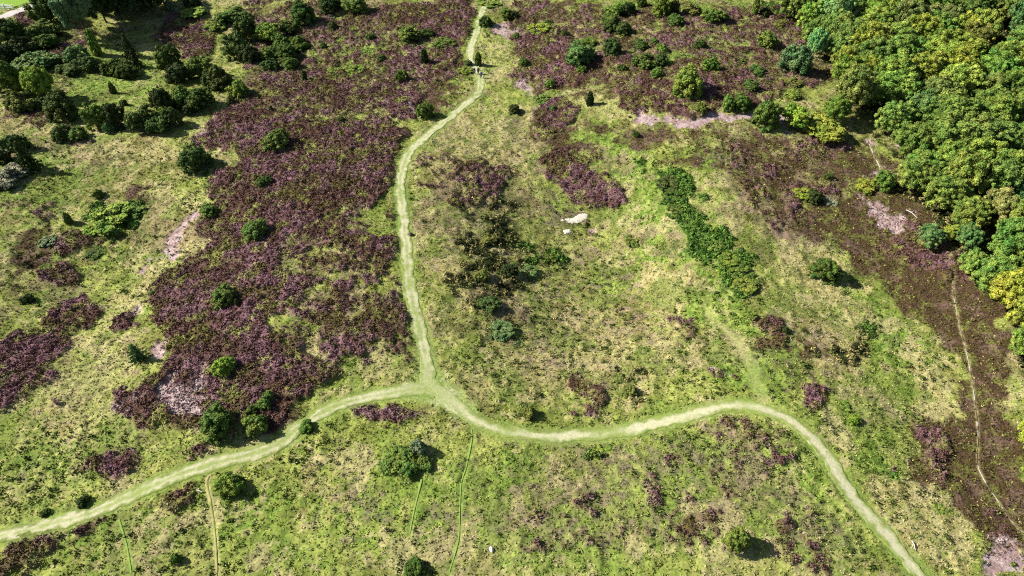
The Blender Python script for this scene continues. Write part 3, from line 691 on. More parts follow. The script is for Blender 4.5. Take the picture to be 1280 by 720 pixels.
def stem_mesh(name, limbs, seed, top=.6, spread=.28, r0=.035):
    r = random.Random(seed); V = []; Fc = []
    def tube(p, q, ra, rb):
        p, q = np.array(p, float), np.array(q, float); d = q - p; d /= np.linalg.norm(d)
        a = np.cross(d, (1, .3, .2)); a /= np.linalg.norm(a); b = np.cross(d, a); s = len(V)
        for c, rr in ((p, ra), ((p + q) / 2 + a * ra * .8, (ra + rb) / 2), (q, rb)):
            for k in range(6): V.append(c + (a * math.cos(k * 1.0472) + b * math.sin(k * 1.0472)) * rr)
        for l in (0, 6):
            for k in range(6): Fc.append((s+l+k, s+l+(k+1)%6, s+l+6+(k+1)%6, s+l+6+k))
    tube((0, 0, -.05), (0, 0, top * .5), r0, r0 * .7); 
    for k in range(limbs):
        a = k * 6.283 / limbs + r.uniform(-.4, .4); q = spread * r.uniform(.6, 1.1)
        m = (q * .5 * math.cos(a), q * .5 * math.sin(a), top * r.uniform(.55, .8))
        tube((0, 0, top * r.uniform(.2, .48)), m, r0 * .6, r0 * .35); tube(m, (q * math.cos(a), q * math.sin(a), top * r.uniform(.9, 1.3)), r0 * .35, r0 * .12)
    o = mesh_obj(name, V, Fc, M_bark, smooth=True); me = o.data; bpy.data.objects.remove(o); return me
build_protos()
STEM = [stem_mesh('stem', 5, 1), stem_mesh('stem', 6, 2)]
TRUNK = [stem_mesh('trunk', 6, 3, .62, .30, .032), stem_mesh('trunk', 7, 4, .66, .26, .028)]
CP = {'dk': (.050,.084,.018), 'md': (.072,.124,.022), 'gr': (.100,.160,.028), 'yl': (.150,.200,.030), 'bl': (.084,.150,.044), 'ol': (.108,.132,.030),
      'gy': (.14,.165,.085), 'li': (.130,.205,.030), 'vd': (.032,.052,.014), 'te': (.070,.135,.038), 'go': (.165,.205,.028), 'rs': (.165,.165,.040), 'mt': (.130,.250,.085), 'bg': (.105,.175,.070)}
cnt = {}
def put_plant(name, kind, x, y, z, W, H, colour, label, cat, group=None, tiny=False, rz=None):
    n = cnt.get(kind, 0); cnt[kind] = n + 1
    nv = len([k for k in PROTO if k[0] == kind]); me = PROTO[kind, n % nv]
    c = (1.2 if kind == 'broad' else 1.0) * np.array(CP[colour]) * np.array([random.uniform(.88, 1.14), random.uniform(.92, 1.08), random.uniform(.85, 1.15)]) * random.uniform(.9, 1.12)
    rz = random.uniform(0, 6.28) if rz is None else rz
    if tiny:
        o = bpy.data.objects.new(name, me); col.objects.link(o); o.location = (x, y, z - .03); o.scale = (W, W, H); o.rotation_euler = (0, 0, rz); o.color = (*c, 1)
        return tag(o, label, cat, group)
    root = empty(name, (x, y, z - .03), rz)
    f = bpy.data.objects.new('crown', me); col.objects.link(f); f.parent = root; f.color = (*c, 1)
    tr = name.endswith('tree') or kind in ('broad', 'conifer')
    lift = .07 * H if kind == 'broad' else 0.0
    f.scale = (W, W, H - lift); f.location = (0, 0, lift)
    s = bpy.data.objects.new('trunk' if tr else 'stem', random.choice(TRUNK if tr else STEM)); col.objects.link(s); s.parent = root; s.scale = (W, W, H)
    return tag(root, label, cat, group)
def plant(kind, cx, cy, wpx, hpx, colour, label, group=None, name=None, cat=None):
    """a plant whose outline in the photograph is centred at cx, cy and wpx by hpx in size"""
    if cx < 330 and cy < 240 and wpx > 16: wpx *= 1.16; hpx *= 1.12
    s, th = scale_at(cx, cy); W = wpx / s
    vis = (hpx / s) ** 2 - (W * math.sin(th)) ** 2
    lo, hi = dict(round=(.62, 1.15), wide=(.42, .8), column=(1.5, 2.6), conifer=(1.1, 1.8), broad=(.9, 1.6), low=(.2, .36))[kind]
    H = math.sqrt(max(vis, 0)) / math.cos(th); H = min(max(H, lo * W), hi * W)
    x, y, z = at(cx, cy + H * .45 * math.cos(th) * s)
    nm = name or dict(round='juniper_bush', wide='spreading_bush', column='columnar_juniper', conifer='conifer_tree', broad='broadleaf_tree', low='bramble_bush')[kind]
    ct = cat or dict(round='bush', wide='bush', column='juniper', conifer='conifer', broad='tree', low='bramble')[kind]
    return put_plant(nm, kind, x, y, z, W, H, colour, label, ct, group, tiny=wpx < 15)
# ------------------------------------------------------------------ every bush and tree of the open heath
PLANTS = """
broad|109|12|44|62|bg|tall blue green tree casting the huge shadow at the upper left
broad|134|8|34|44|vd|narrow dark tree crowded behind the tall blue green tree
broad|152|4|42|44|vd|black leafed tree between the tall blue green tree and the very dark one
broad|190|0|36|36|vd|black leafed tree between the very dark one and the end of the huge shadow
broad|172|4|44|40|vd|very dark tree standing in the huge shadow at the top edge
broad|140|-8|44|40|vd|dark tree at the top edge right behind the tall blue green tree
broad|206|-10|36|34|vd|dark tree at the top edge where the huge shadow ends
round|65|14|34|30|dk|dark bush just below the pale road, left of the tall blue green tree
round|82|6|22|22|md|green bush at the top edge between the pale road and the tall blue green tree
wide|14|38|42|38|dk|large dark bush right under the pale road at the left edge
wide|30|56|34|30|vd|blackish bush below the large dark bush by the road
wide|6|66|30|30|vd|blackish bush against the left edge below the road
wide|56|38|34|24|ol|olive mixed bush between the dark bushes below the pale road
wide|62|50|28|20|dk|dark low bush under the olive mixed bush near the road
wide|44|74|46|18|bl|flat wide blue green thicket left of the small heather streak
wide|8|88|22|22|dk|dark bush at the left edge under the flat blue green thicket
column|123|55|16|32|li|light green cone shaped tree with a long black shadow
round|98|70|26|20|bl|blue green bush left of the light green cone shaped tree
round|112|80|26|18|dk|dark bush right below the light green cone shaped tree
wide|88|86|28|16|dk|low dark bush below the blue green bush
conifer|165|58|19|27|vd|black spiky conifer beside the straw clearing at the upper left
conifer|172|74|18|22|vd|second black spiky conifer, just below the first
wide|148|82|34|24|dk|dark bush left of the lower black spiky conifer
round|160|90|24|16|dk|small dark bush at the foot of the lower black spiky conifer
broad|58|108|30|36|li|bright green rounded tree in the middle of the upper left thicket
round|17|98|32|34|md|tall green bush with a hollow black shadow near the left edge
wide|30|124|36|30|ol|dark olive bush left of the bright green rounded tree
round|82|134|34|30|dk|very dark round bush below the bright green rounded tree
wide|54|128|20|20|dk|dark bush squeezed between the bright green tree and the round dark one
round|125|146|26|28|md|green bush leading the dark row above the grassy slope
round|148|146|24|34|vd|black bush second in the dark row above the grassy slope
round|138|160|14|14|te|small teal green bush in front of the dark row
round|80|167|22|18|dk|dark bush on the straw ground below the very dark round bush
round|99|168|22|16|md|green bush with a long black shadow on the straw ground
wide|184|148|36|36|dk|large dark bush in the middle of the dark row
wide|200|156|30|26|dk|dark bush at the lower right of the dark row
round|207|128|24|30|vd|upright black bush where the dark row turns upward
round|208|142|14|16|li|small lime bush inside the dark row
round|219|148|20|22|dk|dark bush right of the small lime bush
wide|232|118|34|32|md|large green bush at the upper end of the dark row
wide|256|122|34|30|dk|large dark bush at the upper right end of the dark row
wide|240|134|22|18|vd|black bush below the large green bush of the dark row
round|214|74|27|28|dk|round dark bush on the right rim of the straw clearing
round|226|94|28|22|vd|blackish bush below the round dark bush at the straw clearing
wide|252|84|34|32|md|broad green bush right of the straw clearing
wide|274|94|36|32|dk|broad dark bush right of the broad green one
round|298|60|30|28|dk|dark bush above the broad dark bush, throwing a deep shadow
round|314|70|22|20|vd|blackish bush on the right of the deep shadow
wide|300|112|28|24|gr|bright green bush with a dark heart beside the big heather slope
round|290|126|12|12|dk|small dark bush at the foot of the bright green bush by the heather
column|143|111|10|15|dk|small upright juniper alone on the mossy clearing
round|156|129|10|9|dk|tiny dark bush on the mossy clearing below the upright juniper
low|242|14|32|18|li|flat lime green bush at the top of the upper left heather slope
round|242|4|20|9|vd|black bush above the flat lime green bush
round|214|8|12|14|gy|small grey green bush at the end of the huge shadow
low|270|30|28|18|gr|flat green bush right of the upper left heather slope
wide|292|20|36|20|md|green bush above right of the flat green bush
round|309|38|26|28|dk|dark bush between two green ones right of the heather slope
wide|17|176|26|22|te|teal bush at the left edge above the grassy slope
round|7|196|18|16|vd|black bush at the left edge under the teal bush
conifer|40|196|32|38|vd|black tree with a wide shadow at the left edge of the grassy slope
wide|14|217|46|24|gy|grey green flat thicket at the left edge, below the black tree
round|28|180|20|20|dk|dark bush just right of the teal bush
wide|338|40|40|30|gr|large green bush in the group at the top centre left
wide|352|52|28|24|md|green bush at the lower right of the large green one
round|380|19|34|28|dk|dark round bush on the upper right of its group
wide|362|33|28|20|dk|dark bush bridging the large green bush and the round dark one
wide|374|52|32|22|md|green bush on the right under the dark bridging bush
round|337|68|24|18|gr|left bush of the four packed below the large green one
round|360|67|30|18|dk|dark upper right bush of the four packed together
round|340|83|24|14|dk|dark lower left bush of the four packed together
round|364|81|24|16|md|lower right bush of the four packed together
round|414|6|32|22|vd|black bush touching the top edge
round|446|8|30|22|gr|round bright green bush at the top edge right of the black one
low|414|20|14|9|gy|small pale bush under the black bush at the top edge
round|417|32|13|11|dk|small dark round bush below the pale bush
column|382|96|9|14|vd|narrow black juniper with a straight shadow
round|405|58|11|9|dk|tiny bush left of the pair of bright low bushes
low|420|88|24|18|gr|left one of the pair of bright low bushes
low|445|86|28|22|li|right one of the pair of bright low bushes
round|463|47|14|9|dk|small dark bush on the grass strip below the top heather
low|458|63|22|10|gr|flat bright bush under the small dark one
round|477|73|14|9|dk|small dark bush right of the pair of bright low bushes
wide|512|42|36|24|gr|broad bright topped bush left of the upper path
round|535|42|18|10|dk|small dark bush attached to the broad bright topped bush
low|556|52|32|24|md|loose green thicket between the broad bush and the path
column|531|72|13|14|vd|leaning dark juniper in the brown grass left of the path
round|502|96|18|16|md|small round bush with a straight shadow left of the path
round|531|139|24|20|md|round bush right beside the bend of the upper path
round|427|151|13|9|vd|tiny black bush above the large heather field
low|401|152|28|15|li|bright green low bush on the large heather field
round|348|176|36|23|md|dark green round bush in the large heather field
low|382|174|30|14|li|bright low bush right of the round one in the large heather field
column|340|137|7|7|dk|tiny dark juniper in the upper heather field
round|607|27|17|13|dk|small dark bush hugging the path at the top
column|598|75|11|17|dk|upright juniper right above the walkers
low|582|87|22|17|gr|bright bush beside the walkers, left of the path
round|586|79|11|8|dk|small dark bush crossing the twin track above the walkers
round|632|18|20|14|md|bush right of the path at the top edge
low|612|2|34|9|gr|flat green bush touching the top edge right of the path
round|642|20|14|11|vd|black bush just right of the bush at the top
low|675|35|38|18|li|bright green patch of bush on the brown heather at the top
round|645|46|12|8|md|small bush below the bush at the top right of the path
round|655|78|15|12|md|small bush on bare ground right of the walkers
round|707|43|10|8|vd|tiny black bush right of the bright green patch
wide|772|10|34|20|gr|upper green bush of the left cluster at the top right
wide|761|24|30|20|md|middle bush of the left cluster at the top right
round|778|37|24|14|dk|dark lower bush of the left cluster at the top right
round|762|34|22|16|dk|lower left bush of the left cluster at the top right
round|784|12|18|16|vd|black bush at the right of the upper green bush
round|801|3|16|10|dk|dark bush on the top edge above the left cluster
round|826|9|24|26|gr|tall bright bush at the left of the top row near the wood
round|840|12|16|18|vd|black bush in the middle of the top row near the wood
wide|862|10|28|18|ol|olive bush in the top row near the wood
round|843|26|22|14|md|green bush in front of the black one of the top row
wide|890|19|36|22|md|broad green bush ending the top row
round|727|88|16|10|md|small green bush below the broad blue green bush
wide|724|68|46|34|bl|broad blue green bush in the upper centre right
wide|735|52|24|14|md|green bush crowning the broad blue green bush
round|765|60|24|21|dk|dark round bush with its shadow right of the blue green one
round|777|86|14|11|dk|small dark bush above the dark purple heather
round|800|57|20|12|dk|dark left bush of the upper pair over the green mound
round|817|53|13|9|md|small right bush of the upper pair over the green mound
round|826|61|17|11|gr|bright small bush under the upper pair
wide|805|75|34|26|md|broad bush at the left of the mound above the heather
round|826|75|20|16|dk|round dark bush attached to the broad one on the mound
round|821|92|18|14|gr|small bright bush on the edge of the dark purple heather
low|856|70|36|14|gr|flat green bush right of the mound
round|874|56|18|11|dk|small dark bush above the flat green bush
round|888|82|22|18|md|green bush at the top of the dark purple heather
round|857|104|42|35|li|large bright green bush in the middle of the dark purple heather
low|925|74|18|12|md|small bush on the green slope right of the heather
wide|956|50|30|26|gr|bright bush near the wood in the top right heath
wide|947|88|26|14|dk|dark low bush right of the purple heather
round|937|108|20|16|md|green bush at the right end of the purple heather
column|942|10|12|22|gr|narrow bright green tree at the top near the wood
round|955|16|16|12|vd|black bush right of the narrow bright tree
round|876|136|15|15|md|small round bush alone at the lower rim of the purple heather
round|908|130|17|20|gr|left one of the touching round pair at the bare strip
round|926|128|26|22|md|right one of the touching round pair at the bare strip
round|956|144|34|32|md|big smooth round bush at the end of the bare strip
column|737|124|12|18|vd|narrow dark juniper on the small heather square
low|678|123|26|16|gr|bright bush left of the small heather square
round|687|105|16|9|gr|small bright bush above the small heather square
round|691|136|11|9|te|tiny teal bush on the small heather square
round|795|168|9|9|dk|tiny lone bush with a thin shadow on the open grass
round|643|137|17|9|vd|flat black bush left of the small heather square
round|963|48|14|12|md|small green bush at the left of the bright clump by the wood
wide|975|30|22|11|ol|olive low bush left of the wood
round|992|77|38|34|bl|large blue green round bush standing off the wood
wide|990|101|26|14|ol|dark olive bush below the large blue green round bush
wide|989|118|24|14|yl|yellow green low bush below the olive bush
wide|994|145|42|36|yl|yellow green bush right of the big smooth round bush
wide|1030|158|62|24|yl|wide yellow green thicket at the foot of the wood corner
round|1034|221|14|10|dk|small dark bush on the brown heather near the lower trail end
low|1004|240|32|26|yl|ragged lime bush on the brown heather
round|1016|245|22|14|vd|black hollow bush right of the ragged lime bush
low|1038|250|24|14|gy|pale grey green low bush beside the ragged lime bush
wide|1080|230|30|20|yl|left yellow green bush of the pair at the wood edge
round|1103|226|26|24|gr|right bush of the pair at the wood edge
round|1029|337|38|27|dk|very dark bush alone on the slope left of the brown strip
round|247|198|34|29|dk|dark round bush on the pale grass above the valley
round|264|264|26|20|md|dark round bush where the valley meets the heather
round|124|242|14|12|md|small dark bush above the bracken mound
column|88|273|12|15|md|upright small juniper left of the bracken mound
low|146|268|66|42|li|large bright bracken mound in the left valley
low|118|284|30|20|li|bright left end of the bracken mound
low|170|262|34|30|gr|darker right end of the bracken mound
round|322|288|34|20|md|green bush on the heather level with the valley
round|332|227|22|13|dk|flat dark bush in the middle of the large heather field
low|60|300|26|18|gy|small grey green mound left of the bracken
low|55|334|20|12|md|small green bush in the brown scrub at the left
low|120|314|30|16|dk|dark low bush under the bracken mound
round|283|370|36|26|md|round bush deep in the lower heather field
column|298|379|9|12|dk|tiny juniper attached to the round bush deep in the heather
round|36|373|17|11|vd|black small bush at the left edge above the heather tongue
round|193|367|11|9|dk|tiny bush on the upper rim of the lower heather field
conifer|175|440|30|24|te|sparse teal conifer with a black shadow beside the heather
round|282|458|32|28|li|bright lime bush in the lower heather field
low|275|410|14|10|gr|small bright bush above the bright lime bush
round|276|527|46|42|md|largest dark green bush above the west path
wide|322|530|38|36|gr|loose green bush between the largest one and the west path
wide|334|500|28|34|md|green upper part bush of the loose thicket above the west path
wide|316|512|24|26|dk|dark bush between the largest bush and the loose thicket
low|3|445|18|24|md|green bush cut by the left edge beside the heather tongue
round|289|605|38|34|gr|big round bush just below the west path with a black shadow
round|106|626|17|15|vd|small black bush on the upper verge of the west path
low|43|631|22|13|md|low green bush above the west path at the left
round|58|640|14|9|dk|tiny dark bush right of the low green bush
round|222|698|13|14|md|small bush with a black shadow near the bottom edge
wide|508|571|60|48|md|large mixed bush below the junction of the paths
round|524|560|22|26|gy|grey half dead top in the large mixed bush
round|520|709|28|26|dk|dark bush at the bottom edge left of the green trail
round|384|533|20|17|md|small green bush hugging the lower side of the west path
low|385|687|13|11|ol|lone dark tussock bush in the lower grass
round|918|675|33|36|gr|round bright bush with a black round shadow at the lower right
low|836|228|36|26|dk|top dark bush of the green line down the centre right
low|842|243|32|22|dk|second dark bush of the green line down the centre right
low|846|262|32|22|md|rounded bush in the green line, above the bramble belt
low|862|280|28|18|gr|first bramble below the rounded bush of the green line
low|882|290|30|18|md|dark bramble in the upper half of the bramble belt
low|893|308|32|22|gr|bramble in the middle of the bramble belt
low|912|322|34|24|gr|broad bright bramble in the lower half of the bramble belt
low|906|338|26|18|li|bright small bramble on the left of the lower bramble belt
low|927|338|34|26|md|dark bramble above the end of the bramble belt
low|930|354|38|28|gr|large bright bush at the lower end of the bramble belt
low|791|300|26|22|gr|bright bramble left of the bramble belt on open grass
low|828|306|22|14|gr|small bramble between the lone bramble and the belt
wide|612|380|36|20|dk|black bush on the dark bank right of the upper path
low|625|412|40|34|te|teal bramble with dark gaps at the foot of the dark bank
round|636|338|24|12|vd|black flat bush at the top of the dark bank
low|660|338|28|26|te|teal bramble right of the black flat bush
low|688|322|22|16|gr|small green bramble at the upper right of the dark bank
low|645|426|16|14|te|small teal bramble beside the larger teal one
round|603|345|22|14|ol|olive bush in the scrub of the dark bank
low|590|430|20|14|md|small green bramble left of the larger teal one
wide|610|300|26|16|ol|brown green bush in the upper scrub of the dark bank
round|936|395|19|15|li|small lime round bush above the heather clumps
round|979|412|14|11|vd|black small bush in the straw tussocks
round|1066|524|18|13|yl|yellow green bush with a round black shadow right of the east path
low|1050|508|28|13|gr|green bramble right of the oval heather patch
wide|657|515|26|24|ol|dark olive scrub bush above the east path
wide|776|472|22|16|ol|olive scrub bush in the central grass
low|806|440|20|14|md|green bramble left of the small spur trail
round|787|488|20|14|ol|dark olive bush below the olive scrub bush
low|1107|424|32|18|gr|green bramble on the slope left of the brown strip
low|1112|448|24|14|gr|lower green bramble on the slope left of the brown strip
low|1090|572|26|20|md|dark green bramble right of the east path bend
low|1105|590|30|18|md|green bramble below the dark green one right of the east path
low|1074|548|20|12|gr|bright bramble above the dark green one right of the east path
low|1173|636|22|30|gr|green bramble near the lower end of the brown strip
low|752|568|34|18|li|bright bramble spread in the lower right grass
low|560|660|14|10|gr|tiny bramble left of the lowest green trail
low|560|580|26|20|gr|bright bramble between the mixed bush and the green trail
"""
for line in PLANTS.strip().splitlines():
    p = line.split('|'); plant(p[0], float(p[1]), float(p[2]), float(p[3]), float(p[4]), p[5], p[6])

# ------------------------------------------------------------------ the wood on the right: trees one by one
EDGE = [(984,-40),(986,10),(996,38),(1012,56),(1030,74),(1046,96),(1062,124),(1070,142),(1098,154),(1112,176),(1124,208),(1134,240),(1156,272),(1188,306),(1218,336),(1240,372),(1262,400),(1276,424),(1292,470),(1420,470),(1700,200),(1480,-200),(980,-200)]
EW = world_poly(EDGE)
# single trees that stand out: cx, cy, width, height, colour, label
STAND = [(1034,22,46,50,'mt','large mint green tree at the corner of the wood near the top'),
 (1015,58,24,40,'mt','small mint green tree at the foot of the large mint green one'),
 (1008,26,32,36,'li','lime green tree left of the large mint green one'),
 (990,8,40,26,'gr','low green tree at the top edge where the wood begins'),
 (1058,118,46,56,'ol','olive tree beside the deep black gap in the wood edge'),
 (1040,140,34,34,'gr','green tree at the outermost corner of the wood above the yellow thicket'),
 (1047,84,34,40,'yl','yellow green tree at the wood edge above the olive tree'),
 (1148,22,24,18,'go','golden crowned tree high in the wood'),
 (1144,140,48,38,'te','teal green tree at the rim right of the deep black gap'),
 (1110,152,42,44,'gr','green tree at the rim just right of the deep black gap'),
 (1158,296,32,24,'te','small teal tree at the rim beside the brown strip'),
 (1204,298,34,28,'te','teal grey tree on the rim above the lower edge of the wood'),
 (1186,292,24,22,'yl','yellow bush tree between the two teal trees of the rim'),
 (1268,30,46,60,'te','dark teal tree behind the black gap at the right edge'),
 (1270,250,40,50,'te','teal tree at the right edge halfway down the wood'),
 (1256,365,60,44,'go','golden green tree at the lower tip of the wood'),
 (1272,392,44,52,'go','golden yellow tree at the right edge under the first golden one'),
 (1238,345,54,50,'gr','vivid green tree just above the golden yellow tip'),
 (1210,334,40,36,'gr','green rim tree above left of the vivid green tree'),
 (1272,430,40,44,'gr','green tree at the right edge below the golden ones'),
 (1276,540,34,44,'go','bright yellow tree cut by the right edge low down'),
 (1282,502,30,40,'yl','yellow green tree cut by the right edge above the bright yellow one'),
 (1282,590,38,54,'gr','green tree cut by the right edge below the bright yellow one'),
 (1252,210,44,40,'yl','yellowish tree with fanned crown near the right edge'),
 (1238,262,44,46,'rs','rust tinged tree near the middle of the wood'),
 (1178,200,40,44,'li','lime tree in the left half of the wood beside the rim'),
 (1262,268,20,40,'rs','thin rusty tree left of the teal tree at the right edge')]
taken = []
for cx, cy, wp, hp, colour, label in STAND:
    o = plant('broad', cx, cy, wp, hp, colour, label); taken.append((o.location.x, o.location.y))
ZONES = [('upper', 'leaning over the heath along the upper rim of the wood'), ('lower', 'on the rim of the wood beside the brown heather strip'),
         ('deep', 'deep in the wood')]
CN = {'gr': 'green', 'yl': 'yellow green', 'ol': 'dull olive', 'md': 'dark green', 'te': 'teal green', 'li': 'lime green', 'rs': 'rusty', 'bl': 'blue green'}
rf = random.Random(77); spots = []
for _ in range(9000):
    x = rf.uniform(35, 185); y = rf.uniform(60, 230)
    if x > y * .78 + 26 or y > 212: continue
    if not bool(inside(EW, np.array([x]), np.array([y]))[0]): continue
    edge_d = min(math.hypot(x - a, y - b) for a, b in EW)
    d0 = 4.2 if edge_d < 9 else 5.2
    if any((x - a) ** 2 + (y - b) ** 2 < d0 * d0 for a, b in spots): continue
    if any((x - a) ** 2 + (y - b) ** 2 < 4.2 ** 2 for a, b in taken): continue
    spots.append((x, y))
GAPS = [at(1246,70)[:2], at(1238,50)[:2], at(1088,150)[:2], at(1190,30)[:2], at(1250,46)[:2], at(1246,90)[:2]]
for x, y in spots:
    if any((x - a) ** 2 + (y - b) ** 2 < 4.3 ** 2 for a, b in GAPS): continue
    edge_d = min(math.hypot(x - a, y - b) for a, b in EW)
    n = float(N4(np.array([x]), np.array([y]), 22, 2)[0]) + rf.uniform(-.2, .2)
    colour = 'te' if n < .10 else 'md' if n < .18 else 'gr' if n < .62 else 'ol' if n < .72 else 'yl'
    W = rf.uniform(7.6, 11.0); H = rf.uniform(7.6, 9.4)
    if edge_d < 5: W *= .72; H = W * rf.uniform(.75, 1.0)
    zn = 2 if edge_d > 9 else (0 if y > 118 else 1)
    lab = '%s broadleaf tree %s' % (CN[colour], ZONES[zn][1])
    size = 'large' if W > 9.4 else 'small' if W < 7.2 else 'middling'
    lab = size + ' ' + lab
    half = 'far' if y > 150 else 'near' if y < 112 else 'middle'
    if zn == 2: lab += {'far': ' towards the top edge', 'near': ' towards its lower tip', 'middle': ' in its middle stretch'}[half]
    put_plant('broadleaf_tree', 'broad', x, y, float(macro(x, y)), W, H, colour, lab, 'tree', lab.split(' broad')[0] + ' trees ' + lab.split('tree ')[1], False)
    taken.append((x, y))
# undergrowth filling the floor of the wood
# ------------------------------------------------------------------ bleached dead limbs
def limb(name, pts, r0, r1, mat, label, cat, twigs=(), zoff=.15):
    o_r = empty(name, (0, 0, 0)) if False else None
    V = []; Fc = []
    def tube(P, ra, rb):
        P = [np.array(p, float) for p in P]; s = len(V); n = len(P)
        for i, p in enumerate(P):
            d = P[min(i + 1, n - 1)] - P[max(i - 1, 0)]; d /= np.linalg.norm(d); a = np.cross(d, (.1, .2, 1)); a /= np.linalg.norm(a); b = np.cross(d, a)
            rr = ra + (rb - ra) * i / (n - 1)
            for k in range(7): V.append(p + (a * math.cos(k * .8976) + b * math.sin(k * .8976)) * rr)
        for i in range(n - 1):
            for k in range(7): Fc.append((s+i*7+k, s+i*7+(k+1)%7, s+i*7+7+(k+1)%7, s+i*7+7+k))
        
    tube(pts, r0, r1)
    for t in twigs: tube(t, r1 * 1.2, r1 * .5)
    o = mesh_obj(name, V, Fc, mat, smooth=True); return tag(o, label, cat)
def P3(px, py, h): x, y, z = at(px, py); return (float(x), float(y), float(z) + h)
limb('fallen_branch', [P3(246,614,.35), P3(250,615.5,.42), P3(255,617,.35)], .09, .05, M_dead, 'pale fallen branch lying in the heather left of the straw trail', 'branch', [[P3(249,615,.4), P3(250,613,.45), P3(251,612,.5)]])
limb('fallen_branch', [P3(1132,264,.3), P3(1139,268,.35), P3(1146,274,.25)], .10, .05, M_dead, 'pale fallen branch on the brown heather near the wood', 'branch', [[P3(1138,267,.35), P3(1141,266,.4), P3(1144,266,.4)]])
limb('fallen_branch', [P3(1148,292,.3), P3(1152,296,.35), P3(1155,300,.25)], .08, .04, M_dead, 'thin pale branch lying by the dark purple heather near the wood', 'branch', [[P3(1151,295,.35), P3(1153,294,.4), P3(1155,293,.4)]])
limb('fallen_branch', [P3(1138,678,.4), P3(1141,684,.5), P3(1142,690,.4)], .07, .03, M_dead, 'thin bleached branch in the straw grass at the lower right', 'branch', [[P3(1140,682,.45), P3(1138,686,.5), P3(1137,689,.5)]])
bx, by, bz = at(1262, 352)
limb('dead_trunk', [(bx, by, bz + 6.4), (bx + 1.6, by + .9, bz + 7.6), (bx + 4.2, by + 2.6, bz + 8.8)], .22, .08, M_dead, 'bleached dead trunk sticking out of the wood at the right edge', 'dead tree', [[(bx + 1.6, by + .9, bz + 7.6), (bx + 3.2, by + .6, bz + 8.0), (bx + 4.6, by + .7, bz + 8.5)]])
# ------------------------------------------------------------------ boulders
def boulder(px, py, d, h, mat, label, seed, sub=3):
    r = random.Random(seed); bpy.ops.mesh.primitive_ico_sphere_add(subdivisions=sub, radius=.5); o = bpy.context.object; o.name = 'boulder'
    ph = [(r.uniform(-1, 1), r.uniform(-1, 1), r.uniform(-1, 1), r.uniform(.05, .14)) for _ in range(9)]
    for v in o.data.vertices:
        c = v.co.normalized(); k = 1
        for a, b, cc_, amp in ph:
            dd = a * c.x + b * c.y + cc_ * c.z; k -= max(0, dd - .45) * amp * 3
        v.co = v.co * k
    x, y, z = at(px, py); o.location = (x, y, z + h * .28); o.scale = (d, d * .85, h); o.rotation_euler = (0, 0, r.uniform(0, 6))
    o.data.materials.append(mat); return tag(o, label, 'boulder')
boulder(513, 294, 1.15, 1.0, M_rock, 'brown boulder beside the upper path', 1)
boulder(732, 281, .95, 1.0, M_rock, 'brown boulder below the long white sand patch', 2)
boulder(614, 688, .75, .6, M_grey, 'pale grey boulder with dark side in the lower grass', 3)
boulder(498, 277, .35, .3, M_rock, 'small dark stone on the left verge of the upper path', 4, 2)
# ------------------------------------------------------------------ white rail fence at the upper left corner
root = empty('rail_fence', at(8, 10)); tag(root, 'white rail fence in the bright field beside the pale road', 'fence')
inv = root.location.copy()
A, B, Cc = at(-14, 9), at(18, 12.5), at(-14, 14)
def rail(p, q, zz):
    p = np.array(p, float) - np.array(inv); q = np.array(q, float) - np.array(inv); d = q - p; L_ = np.linalg.norm(d[:2])
    bpy.ops.mesh.primitive_cube_add(size=1); o = bpy.context.object; o.name = 'rail'; o.scale = (L_, .09, .22)
    o.location = (p + q) / 2 + np.array([0, 0, zz]); o.rotation_euler = (0, 0, math.atan2(d[1], d[0])); o.data.materials.append(M_white); o.parent = root
def post(p):
    bpy.ops.mesh.primitive_cylinder_add(vertices=10, radius=.11, depth=1.5); o = bpy.context.object; o.name = 'post'
    o.location = np.array(p, float) - np.array(inv) + np.array([0, 0, .65]); o.data.materials.append(M_white); o.parent = root
for p, q in ((A, B), (Cc, B)):
    rail(p, q, 1.15); rail(p, q, .62)
    for t in (0, .33, .66): post(np.array(p) * (1 - t) + np.array(q) * t)
post(B)
# ------------------------------------------------------------------ the three walkers
def skinned(name, chains, mat, parent=None, sub=2):
    """chains: list of [(x,y,z,r), ...] that share joints by equal coordinates"""
    verts = []; rad = []; edges = []; key = {}
    def vid(p):
        k = tuple(round(c, 4) for c in p[:3])
        if k not in key: key[k] = len(verts); verts.append(p[:3]); rad.append(p[3])
        return key[k]
    for ch in chains:
        ids = [vid(p) for p in ch]
        edges += list(zip(ids[:-1], ids[1:]))
    me = bpy.data.meshes.new(name); me.from_pydata(verts, edges, []); o = bpy.data.objects.new(name, me); col.objects.link(o)
    md = o.modifiers.new('skin', 'SKIN'); sv = me.skin_vertices[0].data
    for i, r_ in enumerate(rad): sv[i].radius = (r_, r_)
    sv[0].use_root = True
    md.use_smooth_shade = True
    sb = o.modifiers.new('sub', 'SUBSURF'); sb.levels = sub; sb.render_levels = sub
    dg = bpy.context.evaluated_depsgraph_get(); m2 = bpy.data.meshes.new_from_object(o.evaluated_get(dg)); o.modifiers.clear(); o.data = m2
    m2.materials.clear(); m2.materials.append(mat)
    if parent: o.parent = parent
    return o
M_skin = plain('skin', (.50,.32,.24), 8, .95, 1.05, rough=.6)
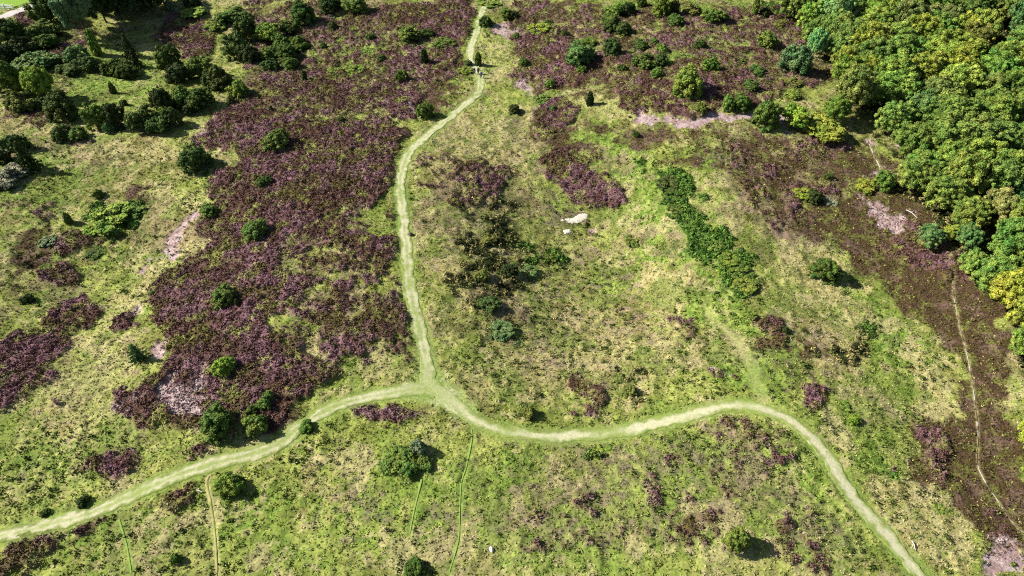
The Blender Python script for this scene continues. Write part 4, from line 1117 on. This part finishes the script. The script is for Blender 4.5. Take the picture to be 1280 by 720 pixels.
def person(px, py, face, top, legs, hat, label, step=.18, pack=None):
    x, y, z = at(px, py); rt = empty('person', (x, y, z + .13), face); tag(rt, label, 'person', None)
    s = step
    hip = (0, 0, .93, .14)
    legL = [hip, (.10, .0, .88, .10), (.11, s * .6, .50, .065), (.11, s, .09, .045), (.11, s + .14, .04, .035)]
    legR = [hip, (-.10, .0, .88, .10), (-.11, -s * .3, .50, .065), (-.11, -s, .09, .045), (-.11, -s + .14, .04, .035)]
    tor = [hip, (0, .0, 1.15, .13), (0, .01, 1.38, .15), (0, .01, 1.48, .07), (0, .03, 1.56, .06), (0, .04, 1.66, .098), (0, .04, 1.73, .075)]
    arm = lambda q, sw: [(0, .01, 1.38, .15), (q * .19, .0, 1.40, .06), (q * .25, sw * .5 - .02, 1.12, .045), (q * .24, sw + .08, .89, .032), (q * .24, sw + .12, .83, .034)]
    hands = []
    for q, sw in ((1, -.12), (-1, .12)):
        w0 = (q * .24, sw + .12, .83, .034)
        for k, ln in enumerate((.07, .08, .075, .06)):
            fx = q * .24 + (k - 1.5) * .019
            hands.append([w0, (fx, sw + .135, .79, .010), (fx, sw + .15, .79 - ln * .6, .009), (fx, sw + .14, .79 - ln, .008)])
        hands.append([w0, (q * .24 - q * .035, sw + .15, .80, .011), (q * .24 - q * .045, sw + .17, .76, .009)])
    b = skinned('body', [tor, legL, legR, arm(1, -.12), arm(-1, .12)] + hands, M_skin, rt)
    fat = lambda ch, e: [(p[0], p[1], p[2], p[3] + e) for p in ch]
    jk = skinned('jacket', [fat([hip, tor[1], tor[2], (0, .01, 1.45, .075)], .025), fat([tor[2]] + arm(1, -.12)[1:4], .02), fat([tor[2]] + arm(-1, .12)[1:4], .02)], top, rt)
    tr = skinned('trousers', [fat(legL[:4], .018), fat(legR[:4], .018)], legs, rt)
    for q, ss in ((1, s), (-1, -s)):
        skinned('shoe', [[(q * .11, ss - .03, .05, .05), (q * .11, ss + .10, .045, .05), (q * .11, ss + .19, .035, .035)]], M_bark, rt)
    # face and hair or hat
    skinned('nose', [[(0, .135, 1.665, .014), (0, .155, 1.64, .012)]], M_skin, rt, 1)
    for q in (-1, 1):
        skinned('ear', [[(q * .098, .035, 1.64, .016), (q * .102, .03, 1.67, .016)]], M_skin, rt, 1)
        skinned('eye', [[(q * .035, .124, 1.675, .009), (q * .036, .128, 1.676, .006)]], M_bark, rt, 1)
    skinned('mouth', [[(-.022, .128, 1.605, .006), (.022, .128, 1.605, .006)]], M_rock, rt, 1)
    skinned('hat', [[(0, .02, 1.72, .118), (0, .02, 1.77, .10), (0, .02, 1.80, .05)], [(0, .02, 1.72, .118), (0, .17, 1.715, .05)]], hat, rt)
    if pack is not None: skinned('backpack', [[(0, -.22, 1.14, .12), (0, -.23, 1.28, .14), (0, -.21, 1.40, .09)]], pack, rt)
    return rt
M_blue = plain('blue_cloth', (.045,.075,.35), 10, .8, 1.15); M_navy = plain('navy_cloth', (.02,.025,.06), 10, .8, 1.15)
M_pale = plain('white_cloth', (.72,.70,.68), 10, .9, 1.05); M_dark = plain('dark_cloth', (.03,.03,.04), 10, .8, 1.15)
person(601.5, 98.5, R(180), M_blue, M_navy, M_dark, 'person in a blue jacket, nearest of the three on the path', pack=M_blue)
person(593, 93.5, R(165), M_dark, M_dark, M_pale, 'person in dark clothes with a white hat, beside the bright bush', .14)
person(598, 93.5, R(195), M_dark, M_navy, M_pale, 'person in dark clothes with a white hat, under the upright juniper', .2, pack=M_dark)
